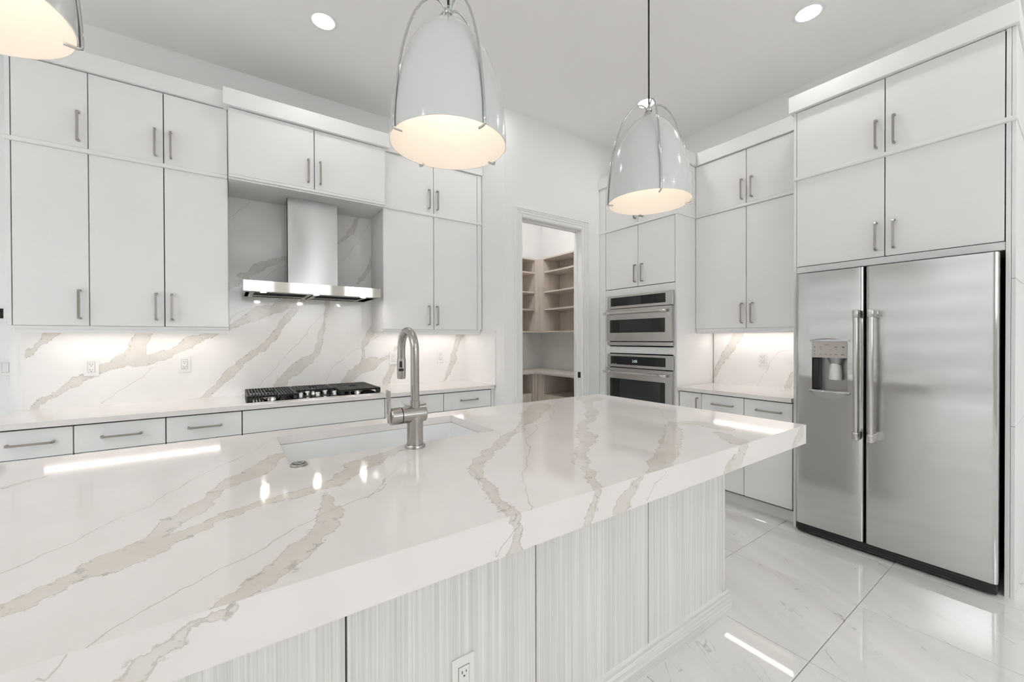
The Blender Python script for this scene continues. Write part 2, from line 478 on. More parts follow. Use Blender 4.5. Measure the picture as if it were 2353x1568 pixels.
# vein centre lines on each slab: (along, across or height, half width) in metres
VEINS = {'top':[[(-0.273,0.831,0.0183),(-0.259,0.842,0.022),(-0.241,0.857,0.0256),(-0.216,0.881,0.0232),(-0.185,0.915,0.0237),(-0.155,0.927,0.0454),(-0.123,0.954,0.0498),(-0.099,0.966,0.0332)],[(-0.113,0.998,0.0136),(-0.107,1.027,0.0208),(-0.099,1.05,0.0245),(-0.073,1.091,0.0293),(-0.043,1.158,0.018),(-0.032,1.21,0.0161),(0.016,1.28,0.0367),(0.056,1.332,0.0495),(0.125,1.465,0.0385)],[(-0.098,0.964,0.0259),(-0.067,0.984,0.0253),(-0.026,1.023,0.0158),(-0.011,1.03,0.0197),(0.025,1.047,0.0178),(0.074,1.066,0.0161),(0.119,1.074,0.0255),(0.18,1.093,0.0223),(0.214,1.105,0.0345),(0.292,1.194,0.0351),(0.361,1.243,0.0354),(0.428,1.301,0.0258)],[(0.297,1.228,0.0386),(0.379,1.268,0.031),(0.455,1.321,0.0205),(0.493,1.344,0.0141)],[(0.181,1.038,0.0123),(0.17,0.96,0.0101),(0.174,0.924,0.0293),(0.158,0.875,0.0213),(0.132,0.833,0.0232),(0.103,0.797,0.0281),(0.068,0.75,0.0241),(0.045,0.721,0.022),(0.011,0.696,0.0174),(-0.012,0.677,0.0162),(-0.028,0.657,0.0131)],[(-0.471,1.541,0.0136),(-0.444,1.572,0.0146),(-0.412,1.61,0.0072)],[(1.44,1.76,0.0215),(1.385,1.714,0.0622),(1.151,1.495,0.0523),(1.022,1.392,0.0191),(0.835,1.248,0.0263),(0.776,1.189,0.0267),(0.67,1.105,0.0211),(0.603,1.043,0.024),(0.557,0.979,0.02),(0.537,0.927,0.011),(0.532,0.879,0.0105),(0.517,0.833,0.0197),(0.495,0.784,0.0169),(0.488,0.73,0.0161),(0.482,0.689,0.0168),(0.47,0.657,0.012)],[(1.797,1.751,0.1011),(1.617,1.573,0.0241),(1.438,1.389,0.0399),(1.252,1.251,0.0212),(1.16,1.16,0.0187),(1.095,1.081,0.0466),(0.976,0.984,0.0227),(0.909,0.922,0.0195),(0.849,0.867,0.0274),(0.821,0.823,0.0116),(0.774,0.75,0.0162),(0.742,0.697,0.0132),(0.706,0.656,0.0068)],[(1.573,1.044,0.0107),(1.505,0.999,0.0286),(1.331,0.876,0.0371),(1.242,0.825,0.0397),(1.075,0.74,0.0287),(1.023,0.71,0.0383),(0.936,0.68,0.0154),(0.892,0.665,0.0097)],[(1.567,1.022,0.0114),(1.659,0.972,0.0432),(1.643,0.857,0.049)],[(1.544,0.819,0.023),(1.498,0.748,0.0406),(1.477,0.71,0.0467),(1.44,0.68,0.0168)]],'front':[[(0.003,0.968,0.0036),(-0.025,0.966,0.0057),(-0.04,0.968,0.0072),(-0.051,0.965,0.0078),(-0.06,0.952,0.0104),(-0.077,0.946,0.008),(-0.088,0.941,0.0089),(-0.096,0.932,0.0143),(-0.098,0.922,0.0121),(-0.105,0.915,0.0127)],[(0.487,0.972,0.014),(0.487,0.958,0.0103),(0.491,0.942,0.0085),(0.483,0.912,0.0157),(0.479,0.899,0.016)],[(0.73,0.976,0.0103),(0.718,0.946,0.0094),(0.695,0.904,0.0125)],[(0.9,0.976,0.01),(0.848,0.938,0.0195),(0.807,0.905,0.022)],[(1.457,0.974,0.034),(1.424,0.929,0.0295),(1.351,0.901,0.033)],[(1.945,0.956,0.0241),(1.879,0.909,0.0245)]],'back':[[(-1.034,1.248,0.0122),(-1.025,1.277,0.0182),(-1.006,1.291,0.0169),(-0.976,1.327,0.0184),(-0.94,1.387,0.033),(-0.906,1.427,0.0385)],[(-1.01,0.921,0.0186),(-0.992,0.949,0.0152),(-0.948,0.981,0.0183),(-0.901,1.003,0.0194),(-0.871,1.042,0.0246),(-0.83,1.073,0.0311),(-0.778,1.111,0.0284),(-0.714,1.152,0.0321),(-0.644,1.181,0.037),(-0.593,1.212,0.0477)],[(-0.548,1.204,0.053),(-0.534,1.261,0.0588),(-0.526,1.327,0.054),(-0.492,1.382,0.0366),(-0.468,1.433,0.0405)],[(-0.532,1.195,0.0314),(-0.48,1.197,0.036),(-0.421,1.222,0.0267),(-0.36,1.248,0.0308),(-0.27,1.304,0.035),(-0.226,1.339,0.0405),(-0.155,1.377,0.0249),(-0.055,1.41,0.0182)],[(-0.173,0.907,0.0231),(-0.116,0.969,0.0224),(-0.056,1.032,0.0257),(-0.009,1.083,0.0433),(0.036,1.131,0.0324),(0.111,1.207,0.028),(0.196,1.276,0.0255)],[(0.196,1.27,0.0311),(0.284,1.369,0.0341),(0.324,1.438,0.0173),(0.359,1.494,0.0285),(0.405,1.555,0.0304),(0.465,1.634,0.0211),(0.507,1.679,0.0142)],[(0.31,0.958,0.0402),(0.333,0.984,0.041),(0.356,1.034,0.0312),(0.439,1.096,0.0546),(0.522,1.16,0.0442),(0.578,1.213,0.0282),(0.609,1.273,0.0276),(0.623,1.356,0.0264),(0.639,1.411,0.0231),(0.657,1.474,0.0085),(0.664,1.529,0.006),(0.678,1.606,0.0177),(0.683,1.683,0.0202)],[(-0.015,1.437,0.0204),(0.033,1.457,0.0263),(0.101,1.504,0.0422),(0.154,1.54,0.0535),(0.246,1.576,0.0501),(0.343,1.622,0.0458),(0.418,1.662,0.042)],[(0.816,0.944,0.0338),(0.839,0.97,0.0373),(0.904,1.046,0.0415),(0.968,1.082,0.047),(1.028,1.112,0.0687),(1.083,1.129,0.0545),(1.137,1.142,0.0193),(1.236,1.188,0.0154),(1.305,1.274,0.012)],[(0.985,1.136,0.0327),(0.986,1.21,0.0129),(0.978,1.268,0.0129),(1.004,1.319,0.0285),(1.051,1.41,0.0332),(1.099,1.466,0.0365)],[(1.177,0.911,0.0305),(1.228,1.037,0.035),(1.254,1.097,0.0312),(1.333,1.177,0.0155)],[(1.785,0.902,0.018),(1.849,1.055,0.0286),(1.886,1.179,0.0323),(1.924,1.304,0.0293),(1.981,1.413,0.0475)],[(0.051,1.836,0.0156),(0.092,1.846,0.0206),(0.126,1.865,0.0243),(0.172,1.909,0.0399),(0.243,1.946,0.0296),(0.322,1.99,0.0218),(0.385,2.022,0.0137)],[(-0.011,1.744,0.0152),(0.05,1.786,0.0233),(0.097,1.815,0.0197)],[(0.765,2.175,0.0104),(0.829,2.236,0.0146),(0.883,2.301,0.0298),(0.915,2.357,0.0177),(0.925,2.405,0.0152),(0.964,2.45,0.0036)],[(0.94,1.848,0.0123),(0.971,1.893,0.0217),(1.022,1.964,0.0198),(1.055,2.04,0.0184),(1.139,2.191,0.016)]],'right':[[(2.095,0.958,0.0128),(2.072,1.021,0.0286),(2.016,1.115,0.0329),(1.957,1.216,0.0394),(1.89,1.329,0.0427),(1.834,1.425,0.037)],[(1.457,0.925,0.0272),(1.427,1.006,0.019),(1.396,1.07,0.0133)]]}
THIN = {'top':[[(-0.315,0.972,0),(-0.301,0.981,0),(-0.273,1.009,0),(-0.239,1.049,0),(-0.222,1.091,0),(-0.18,1.156,0),(-0.146,1.191,0),(-0.103,1.304,0),(-0.059,1.398,0),(-0.03,1.441,0),(0.138,1.735,0)],[(-0.16,0.674,0),(-0.149,0.678,0),(-0.13,0.709,0),(-0.108,0.721,0),(-0.089,0.743,0),(-0.061,0.765,0),(-0.038,0.782,0),(-0.004,0.801,0),(0.021,0.811,0),(0.061,0.852,0),(0.104,0.89,0),(0.151,0.917,0),(0.203,0.943,0),(0.261,0.966,0),(0.359,1.093,0)],[(0.258,0.959,0),(0.29,0.995,0),(0.33,1.065,0),(0.386,1.121,0),(0.455,1.183,0),(0.508,1.221,0)],[(1.596,1.776,0),(1.335,1.543,0),(1.167,1.374,0),(1.069,1.346,0),(0.944,1.225,0),(0.845,1.124,0),(0.767,1.01,0),(0.681,0.911,0),(0.612,0.83,0),(0.562,0.744,0),(0.523,0.682,0)],[(1.843,1.314,0),(1.649,1.134,0),(1.564,1.038,0),(1.424,0.92,0)],[(0.554,1.002,0),(0.525,0.909,0),(0.511,0.861,0)]],'front':[[(-0.16,0.975,0),(-0.168,0.964,0),(-0.182,0.953,0)],[(0.497,0.954,0),(0.461,0.927,0),(0.435,0.902,0)],[(1.009,0.966,0),(0.956,0.945,0),(0.923,0.905,0)]],'back':[[(-0.018,2.259,0),(0.064,2.353,0),(0.159,2.472,0)],[(0.768,1.996,0),(0.938,2.201,0),(1.052,2.422,0)],[(0.183,0.98,0),(0.317,1.141,0),(0.433,1.283,0),(0.53,1.417,0),(0.655,1.556,0),(0.694,1.669,0)],[(0.665,0.988,0),(0.796,1.15,0),(0.905,1.247,0),(0.975,1.268,0),(1.12,1.378,0)],[(0.209,1.824,0),(0.265,1.88,0),(0.355,1.941,0)],[(-0.713,0.925,0),(-0.626,0.999,0),(-0.53,1.071,0),(-0.456,1.156,0)],[(-0.008,1.486,0),(0.069,1.563,0),(0.23,1.62,0),(0.365,1.679,0)]],'right':[[(1.69,0.93,0),(1.639,1.035,0),(1.54,1.204,0),(1.492,1.232,0),(1.407,1.251,0)]]}

# ------------------------------------------------------------------ quartz surfaces with traced veins
rng = np.random.default_rng(3)
def refine(chain, amp, n=3):
    pts = [np.array(p, float) for p in chain]
    for lv in range(n):
        out = [pts[0]]
        for a, b in zip(pts, pts[1:]):
            L = np.hypot(*(b - a)[:2]); m = (a + b) / 2
            nrm = np.array([-(b - a)[1], (b - a)[0]]) / max(L, 1e-6)
            k = rng.normal() * amp * L
            m = m.copy(); m[:2] += nrm * k
            if a[2] + b[2] > 0: m[2] *= 1 + rng.normal() * 0.12
            out += [m, b]
        pts = out
        if L < 0.01: break
    return np.array(pts)
VR = {k: [refine(c, 0.05, 2) for c in v] for k, v in VEINS.items()}
TR = {k: [refine(c, 0.07, 3) for c in v] for k, v in THIN.items()}
def sdf(pts, chains):
    d = np.full(len(pts), 0.5)
    for ch in chains:
        lo = ch[:, :2].min(0) - 0.12; hi = ch[:, :2].max(0) + 0.12
        s = np.where(((pts >= lo) & (pts <= hi)).all(1))[0]
        if not len(s): continue
        p = pts[s]; best = np.full(len(s), 0.5)
        for a, b in zip(ch, ch[1:]):
            ab = b[:2] - a[:2]; L2 = max(ab @ ab, 1e-9)
            t = np.clip(((p - a[:2]) @ ab) / L2, 0, 1)
            q = a[:2] + t[:, None] * ab
            r = a[2] + t * (b[2] - a[2])
            best = np.minimum(best, np.hypot(*(p - q).T) - 0.84 * r)
        d[s] = np.minimum(d[s], best)
    return d
def hairline(pts, chains):
    d = np.full(len(pts), 0.5)
    for ch in chains:
        lo = ch[:, :2].min(0) - 0.1; hi = ch[:, :2].max(0) + 0.1
        s = np.where(((pts >= lo) & (pts <= hi)).all(1))[0]
        if not len(s): continue
        p = pts[s]; best = np.full(len(s), 0.5); sg = np.ones(len(s)); n = len(ch) - 1
        for k, (a, b) in enumerate(zip(ch, ch[1:])):
            ab = b[:2] - a[:2]; L2 = max(ab @ ab, 1e-9)
            t = ((p - a[:2]) @ ab) / L2; tc = np.clip(t, 0, 1)
            w = p - (a[:2] + tc[:, None] * ab); q = np.hypot(*w.T)
            cr = np.sign(ab[0] * (p - a[:2])[:, 1] - ab[1] * (p - a[:2])[:, 0])
            if k == 0: cr = np.where(t < 0, 1, cr)
            if k == n - 1: cr = np.where(t > 1, 1, cr)
            m = q < best - 1e-9
            best[m] = q[m]; sg[m] = cr[m]
        v = best * np.where(sg == 0, 1, sg)
        m = np.abs(v) < np.abs(d[s])
        d[s[m]] = v[m]
    return d
class Slab:
    def __init__(s): s.v = []; s.f = []; s.vd = []; s.td = []
    def quad(s, pts):
        n = len(s.v); s.v += [tuple(p) for p in pts]; s.f.append((n, n + 1, n + 2, n + 3)); s.vd += [0.5] * 4; s.td += [0.5] * 4
    def box(s, x0, x1, y0, y1, z0, z1, skip=''):
        P = lambda i: (x1 if i & 1 else x0, y1 if i & 2 else y0, z1 if i & 4 else z0)
        for nm, q in (('b', (0, 2, 3, 1)), ('t', (4, 5, 7, 6)), ('f', (0, 1, 5, 4)), ('k', (2, 6, 7, 3)), ('l', (0, 4, 6, 2)), ('r', (1, 3, 7, 5))):
            if nm not in skip: s.quad([P(i) for i in q])
    def grid(s, us, vs_, fn, key, hole=None):
        U, Vv = np.meshgrid(us, vs_, indexing='ij')
        p2 = np.stack([U.ravel(), Vv.ravel()], 1)
        n = len(s.v); m = len(vs_)
        s.v += [fn(a, b) for a, b in p2]
        s.vd += list(sdf(p2, VR[key])); s.td += list(hairline(p2, TR[key]))
        for i in range(len(us) - 1):
            for j in range(m - 1):
                if hole:
                    cx, cz = (us[i] + us[i + 1]) / 2, (vs_[j] + vs_[j + 1]) / 2
                    if hole(cx, cz): continue
                s.f.append((n + i * m + j, n + (i + 1) * m + j, n + (i + 1) * m + j + 1, n + i * m + j + 1))
    def build(s, name, m, parent=None):
        me = mesh_from(name, s.v, s.f, m)
        for nm, arr in (('vein', s.vd), ('hair', s.td), ('hairdist', np.abs(np.array(s.td)))):
            a = me.attributes.new(nm, 'FLOAT', 'POINT')
            a.data.foreach_set('value', np.array(arr, np.float32))
        bm = bmesh.new(); bm.from_mesh(me)
        bmesh.ops.recalc_face_normals(bm, faces=bm.faces); bm.to_mesh(me); bm.free()
        return obj(name, me, parent)
def span(*stops, step=0.011):
    out = [stops[0]]
    for a, b in zip(stops, stops[1:]):
        n = max(1, int(round((b - a) / step)))
        out += [a + (b - a) * k / n for k in range(1, n + 1)]
    return np.array(out)

# ------------------------------------------------------------------ island
IX0, IX1, IY0, IY1, ZI, ZIB = -0.75, 1.992, 0.684, 1.857, 0.978, 0.899
KX0, KX1, KY0, KY1 = 0.138, 0.866, 1.364, 1.755
s = Slab()
s.grid(span(IX0, KX0, KX1, IX1), span(IY0, KY0, KY1, IY1), lambda x, y: (x, y, ZI), 'top', lambda x, y: KX0 < x < KX1 and KY0 < y < KY1)
s.grid(span(IX0, IX1), span(ZIB, ZI), lambda x, z: (x, IY0, z), 'front')
s.quad([(IX1, IY0, ZIB), (IX1, IY1, ZIB), (IX1, IY1, ZI), (IX1, IY0, ZI)])
s.quad([(IX0, IY0, ZIB), (IX0, IY1, ZIB), (IX0, IY1, ZI), (IX0, IY0, ZI)])
s.quad([(IX0, IY1, ZIB), (IX1, IY1, ZIB), (IX1, IY1, ZI), (IX0, IY1, ZI)])
ZK = ZI - 0.032
for q in ([(KX0, KY0), (KX1, KY0)], [(KX1, KY0), (KX1, KY1)], [(KX1, KY1), (KX0, KY1)], [(KX0, KY1), (KX0, KY0)]):
    (a, b), (c, d) = q
    s.quad([(a, b, ZK), (c, d, ZK), (c, d, ZI), (a, b, ZI)])
for (x0, x1, y0, y1) in ((IX0, IX1, IY0, KY0 - 0.02), (IX0, IX1, KY1 + 0.02, IY1), (IX0, KX0 - 0.02, KY0 - 0.02, KY1 + 0.02), (KX1 + 0.02, IX1, KY0 - 0.02, KY1 + 0.02)):
    s.quad([(x0, y0, ZIB), (x1, y0, ZIB), (x1, y1, ZIB), (x0, y1, ZIB)])
tag(s.build('island_countertop', 'quartz_polished'), 'thick white quartz island countertop with bold grey-beige veins and a sink cut-out', 'countertop')

isl = thing('kitchen_island', 'pale grey wood-grain panelled island base under the thick veined quartz top', 'kitchen island', (0.62, 1.4, 0))
IP = 1.02
boxes('core', [(-0.70, 1.9625, IP + 0.016, IP + 0.06, 0.02, ZIB), (-0.70, 1.955, 1.79, 1.80, 0.02, ZIB), (-0.72, -0.70, IP + 0.02, 1.80, 0.02, ZIB), (1.945, 1.955, IP + 0.02, 1.80, 0.02, ZIB)], 'carcass_grey', isl)
edges = [-0.72, -0.357, 0.223, 0.803, 1.383, 1.957]
for a, b2 in zip(edges, edges[1:]):
    box('panel', a + 0.0025, b2 - 0.0025, IP, IP + 0.0155, 0.095, ZIB - 0.001, 'island_laminate', isl, 0.001)
box('end_panel', 1.964, 1.990, IP + 0.004, 1.80, 0.085, ZIB - 0.001, 'island_laminate', isl, 0.001)
box('end_panel', -0.74, -0.722, IP, 1.80, 0.085, ZIB - 0.001, 'island_laminate', isl, 0.001)
for a, b2 in ((-0.70, 0.2), (0.2, 0.8), (0.8, 1.4), (1.4, 1.955)):
    box('back_door', a + 0.002, b2 - 0.002, 1.80, 1.82, 0.11, ZIB - 0.004, 'cabinet_white', isl, 0.001)
bm = bmesh.new()
pr = [(0.0, 0.0), (0.0, 0.078), (0.004, 0.086), (0.004, 0.094), (0.010, 0.102), (0.016, 0.106), (0.016, 0.0)]
loop = lambda o: [(-0.755 + o, 1.004 + o), (2.016 - o, 1.004 + o), (2.016 - o, 1.80), (-0.755 + o, 1.80)]
rings = []
for (o, z) in pr[:-1]:
    rings.append([bm.verts.new((x, y, z)) for x, y in loop(o)])
for a, c in zip(rings, rings[1:]):
    for k in range(3): bm.faces.new((a[k], a[k + 1], c[k + 1], c[k]))
rings.append([bm.verts.new((x, y, 0.098)) for x, y in loop(0.03)])
for k in range(3): bm.faces.new((rings[-2][k], rings[-2][k + 1], rings[-1][k + 1], rings[-1][k]))
obj('plinth_moulding', bm_mesh('plinth_moulding', bm, 'island_plinth_laminate'), isl)

# sink
sk = thing('undermount_sink', 'white undermount single-bowl sink set into the island', 'sink', (0.5, 1.56, 0.73))
bm = bmesh.new()
zt, zb_ = ZK - 0.001, 0.735
r0 = [(KX0 + 0.004, KY0 + 0.004), (KX1 - 0.004, KY0 + 0.004), (KX1 - 0.004, KY1 - 0.004), (KX0 + 0.004, KY1 - 0.004)]
def ring(o, z, rr, n=5):
    cx0, cx1, cy0, cy1 = r0[0][0] + o, r0[1][0] - o, r0[0][1] + o, r0[2][1] - o
    out = []
    for (cx, cyy, a0) in ((cx1 - rr, cy1 - rr, 0), (cx0 + rr, cy1 - rr, 90), (cx0 + rr, cy0 + rr, 180), (cx1 - rr, cy0 + rr, 270)):
        for k in range(n + 1):
            a = math.radians(a0 + 90 * k / n)
            out.append(bm.verts.new((cx + rr * math.cos(a), cyy + rr * math.sin(a), z)))
    return out
R = [ring(-0.022, zt - 0.012, 0.02), ring(-0.022, zt, 0.02), ring(0.0, zt, 0.012), ring(0.004, zb_ + 0.03, 0.03), ring(0.03, zb_, 0.04), ring(0.15, zb_ - 0.004, 0.04)]
R2 = [ring(-0.018, zt - 0.012, 0.02), ring(-0.012, zb_ - 0.015, 0.03)]
for seq in ((R[1], R[2]), (R[2], R[3]), (R[3], R[4]), (R[4], R[5]), (R[0], R[1]), (R[0], R2[0]), (R2[0], R2[1])):
    a, c = seq
    for k in range(len(a)): bm.faces.new((a[k], a[(k + 1) % len(a)], c[(k + 1) % len(a)], c[k]))
bm.faces.new(R[5]); bm.faces.new(R2[1])
obj('basin', bm_mesh('basin', bm, 'sink_white', True, 50), sk)
lathe('drain', [(0, 0.0), (0.042, 0.0), (0.045, -0.002), (0.045, -0.006)], 'brushed_nickel', sk, (0.5, 1.57, zb_ + 0.001))

# faucet
FX, FY = 0.512, 1.312
fc = thing('kitchen_faucet', 'brushed nickel pull-down gooseneck faucet with side lever beside the island sink', 'faucet', (FX, FY, ZI))
lathe('flange', [(0, 0), (0.034, 0), (0.034, 0.008), (0.032, 0.011), (0.027, 0.0115), (0, 0.0115)], 'brushed_nickel', fc, (FX, FY, ZI))
lathe('body', [(0.0268, 0.011), (0.0268, 0.09), (0.0285, 0.10), (0.0265, 0.118), (0.018, 0.125), (0, 0.126)], 'brushed_nickel', fc, (FX, FY, ZI))
lathe('cross_barrel', [(0, 0.036), (0.024, 0.036), (0.0275, 0.033), (0.0275, -0.048), (0.0255, -0.0485), (0, -0.0485)], 'brushed_nickel', fc, (FX, FY, 1.090), axis='x')
cap = lathe('lever_hub', [(0, -0.0495), (0.0255, -0.0495), (0.0282, -0.0510), (0.0282, -0.082), (0.025, -0.0865), (0, -0.0865)], 'brushed_nickel', fc, (FX, FY, 1.090), axis='x')
bm = bmesh.new()
lx = FX - 0.082
prof = [(1.070, -0.006, 0.012), (1.10, -0.008, 0.013), (1.14, -0.0085, 0.0145), (1.176, -0.009, 0.0150), (1.178, -0.009, 0.0145)]
rg = []
for z, dx, w in prof:
    rg.append([bm.verts.new((lx + dx + a, FY + b_ * w, z)) for a, b_ in ((-0.003, -1), (0.003, -1), (0.003, 1), (-0.003, 1))])
for a, c in zip(rg, rg[1:]):
    for k in range(4): bm.faces.new((a[k], a[(k + 1) % 4], c[(k + 1) % 4], c[k]))
bm.faces.new(rg[0]); bm.faces.new(rg[-1])
obj('lever', bm_mesh('lever', bm, 'brushed_nickel'), fc)
lathe('riser_collar', [(0.0165, 0), (0.0165, 0.032), (0.0145, 0.033)], 'brushed_nickel', fc, (FX, FY, 1.105))
RA = 0.066
pts = [(FX, FY, 1.12), (FX, FY, 1.2), (FX, FY, 1.26), (FX, FY, 1.305)]
for k in range(1, 17):
    a = math.pi * k / 16
    pts.append((FX, FY + RA - RA * math.cos(a), 1.305 + RA * math.sin(a) * 1.04))
pts += [(FX, FY + 2 * RA, 1.275)]
bm = bmesh.new(); tube_bm(bm, pts, 0.0143, 20)
obj('gooseneck', bm_mesh('gooseneck', bm, 'brushed_nickel', True, 50), fc)
sp = lathe('spray_head', [(0, 0), (0.0135, 0), (0.0150, 0.004), (0.0158, 0.03), (0.0158, 0.072), (0.0148, 0.0745), (0, 0.0745)], 'brushed_nickel', fc, (FX, FY + 2 * RA, 1.200))
box('spray_button', FX - 0.012, FX - 0.001, FY + 2 * RA - 0.0178, FY + 2 * RA - 0.012, 1.242, 1.265, 'black_plastic', sp, 0.002, 2)
box('spray_button', FX - 0.015, FX + 0.003, FY + 2 * RA - 0.0186, FY + 2 * RA - 0.010, 1.229, 1.238, 'black_plastic', sp, 0.002, 2)
bt = thing('air_switch_button', 'small round brushed metal disposal button on the island beside the sink', 'button', (0.160, 1.317, ZI))
lathe('bezel', [(0, 0), (0.0235, 0), (0.0235, 0.004), (0.0205, 0.0075), (0.016, 0.0075), (0.0155, 0.006), (0, 0.006)], 'brushed_nickel', bt, (0.160, 1.317, ZI))
lathe('push_cap', [(0.0145, 0.005), (0.0145, 0.0085), (0.012, 0.0098), (0, 0.0100)], 'brushed_nickel', bt, (0.160, 1.317, ZI))

# ------------------------------------------------------------------ back wall: counter, splash
s = Slab(); CZ = 0.914
s.box(-1.06, 2.008, 3.162, 3.763, CZ - 0.031, CZ)
tag(s.build('countertop', 'quartz_polished'), 'white quartz countertop along the back wall under the cooktop', 'countertop')
s = Slab()
xs_ = span(-1.06, -0.012, 1.056, 2.006)
s.grid(xs_, span(CZ, 1.43), lambda x, z: (x, 3.763, z), 'back')
s.grid(span(-0.012, 1.056), span(1.43, 2.439), lambda x, z: (x, 3.763, z), 'back')
s.box(-1.06, 2.006, 3.763, 3.7748, CZ, 1.43, 'f'); s.box(-0.012, 1.056, 3.763, 3.7748, 1.43, 2.439, 'fb')
bs = s.build('backsplash', 'quartz_splash'); tag(bs, 'veined quartz slab backsplash behind the cooktop and range hood', 'backsplash')
s = Slab(); s.box(2.006, 2.02, 3.152, 3.763, CZ, 1.421)
tag(s.build('side_splash', 'quartz_splash'), 'plain quartz return splash at the right end of the back counter', 'backsplash')

B = Run('B', 3.404); BH = Run('B', 3.341); BB = Run('B', 3.190)
ZT, ZM, ZM2, ZB = 2.927, 2.450, 2.478, 1.430
def upper(run, name, label, edges, depth, hlow, hup, left_panel=0.0, right_panel=0.0, z_bot=ZB, group=None):
    a0, a1 = edges[0], edges[-1]
    mid = run.p((a0 + a1) / 2, depth / 2, z_bot)
    e = thing(name, label, 'cabinet', mid, group)
    run.box('carcass', a0 + 0.018, a1 - 0.018, 0.0205, 0.06, z_bot + 0.001, ZT, 'carcass_grey', e)
    run.box('side_panel', a0 - left_panel, a0 + 0.0172, 0.0205 if left_panel == 0 else 0.0, depth, z_bot - 0.022, 2.93, 'cabinet_white', e) if left_panel == 0 else \
        run.box('side_panel', a0 - left_panel, a0 - 0.002, 0.0, depth, z_bot - 0.001, 2.93, 'cabinet_white', e, 0.0008)
    run.box('side_panel', a1 - 0.0172, a1, 0.0205, depth, z_bot - 0.022, 2.93, 'cabinet_white', e)
    if right_panel: run.box('filler', a1 + 0.002, a1 + right_panel, 0.0, depth, z_bot - 0.001, 2.93, 'cabinet_white', e, 0.0008)
    run.box('bottom_panel', a0 + 0.018, a1 - 0.018, 0.022, depth, z_bot - 0.022, z_bot - 0.004, 'cabinet_white', e)
    run.box('top_panel', a0, a1, 0.022, depth, 2.931, 2.945, 'cabinet_white', e)
    for k in range(len(edges) - 1):
        l, r = edges[k], edges[k + 1]
        door(run, l, r, z_bot, ZM - 0.001, e, hlow[k], (z_bot + 0.126) if z_bot < 1.6 else z_bot + 0.126)
        door(run, l, r, ZM2, ZT, e, hup[k], 2.600)
    return e
upper(B, 'overhead_cabinet', 'narrow single-door-wide tall white wall cabinet at the left end of the back wall', [-0.991, -0.689], 0.3575, [-0.728], [-0.728], left_panel=0.020)
upper(B, 'overhead_cabinet', 'double-door-wide tall white wall cabinet just left of the range hood', [-0.689, -0.348, -0.012], 0.3575, [-0.388, -0.311], [-0.388, -0.311])
upper(B, 'overhead_cabinet', 'double-door-wide tall white wall cabinet between range hood and pantry', [1.056, 1.512, 1.967], 0.3575, [1.462, 1.542], [1.467, 1.545], right_panel=0.046)
box('filler', 1.0548, 1.0578, 3.4045, 3.425, 1.43, 2.449, 'cabinet_white', [o for o in bpy.data.objects if o.name.startswith('overhead_cabinet') and not o.parent][-1])
hc = thing('hood_cabinet', 'short wide white two-door cabinet bridging above the range hood', 'cabinet', (0.52, 3.55, 2.44))
BH.box('carcass', 0.010, 1.038, 0.0205, 0.06, 2.476, ZT, 'carcass_grey', hc)
BH.box('side_panel', -0.0085, 0.0095, 0.0205, 0.063, 2.4558, 2.93, 'cabinet_white', hc)
BH.box('side_panel', 1.0385, 1.0545, 0.0205, 0.063, 2.4558, 2.93, 'cabinet_white', hc)
BH.box('soffit_panel', -0.0085, 1.0545, 0.004, 0.434, 2.440, 2.455, 'cabinet_white', hc)
BH.box('bottom_rail', -0.0085, 1.0545, -0.004, 0.018, 2.436, 2.449, 'cabinet_white', hc, 0.003, 2)
BH.box('bottom_rail', -0.0085, 1.0545, -0.012, 0.018, 2.450, 2.470, 'cabinet_white', hc, 0.005, 2)
door(BH, -0.0085, 0.522, 2.474, ZT - 0.006, hc, 0.481, 2.601); door(BH, 0.522, 1.0545, 2.474, ZT - 0.006, hc, 0.561, 2.601)

# mouldings that run across several units
TN = [1]
def moulding(run, name_part, a0, a1, z0, z1, proj, depth, bev, seg=2, ends=()):
    TN[0] += 1
    n = 'trim_%d' % TN[0]
    return struct(run.box(n, a0, a1, -proj, depth, z0, z1, 'cabinet_white', None, bev, seg))
moulding(B, 'mid', -1.015, -0.013, 2.4495, 2.4755, 0.014, 0.019, 0.006)
moulding(B, 'mid', 1.0547, 2.012, 2.4495, 2.4755, 0.014, 0.019, 0.006)
moulding(B, 'crown', -1.030, -0.0365, 2.932, 3.042, 0.020, 0.05, 0.0015)
moulding(BH, 'crown', -0.036, 1.082, 2.926, 3.038, 0.030, 0.08, 0.0015)
moulding(B, 'crown', 1.083, 2.018, 2.932, 3.042, 0.020, 0.05, 0.0015)
def light_rail(run, a0, a1):
    TN[0] += 1; n = 'trim_%d' % TN[0]
    bm = bmesh.new()
    pf = [(0.006, 1.4285), (0.006, 1.420), (0.009, 1.412), (0.015, 1.405), (0.015, 1.392), (0.012, 1.387), (0.032, 1.387), (0.032, 1.4285)]
    r1 = [bm.verts.new(run.p(a0, d, z)) for d, z in pf]; r2 = [bm.verts.new(run.p(a1, d, z)) for d, z in pf]
    for k in range(len(pf)): bm.faces.new((r1[k], r1[(k + 1) % len(pf)], r2[(k + 1) % len(pf)], r2[k]))
    bm.faces.new(r1[::-1]); bm.faces.new(r2)
    struct(obj(n, bm_mesh(n, bm, 'cabinet_white')))
light_rail(B, -0.985, -0.013); light_rail(B, 1.057, 2.0)

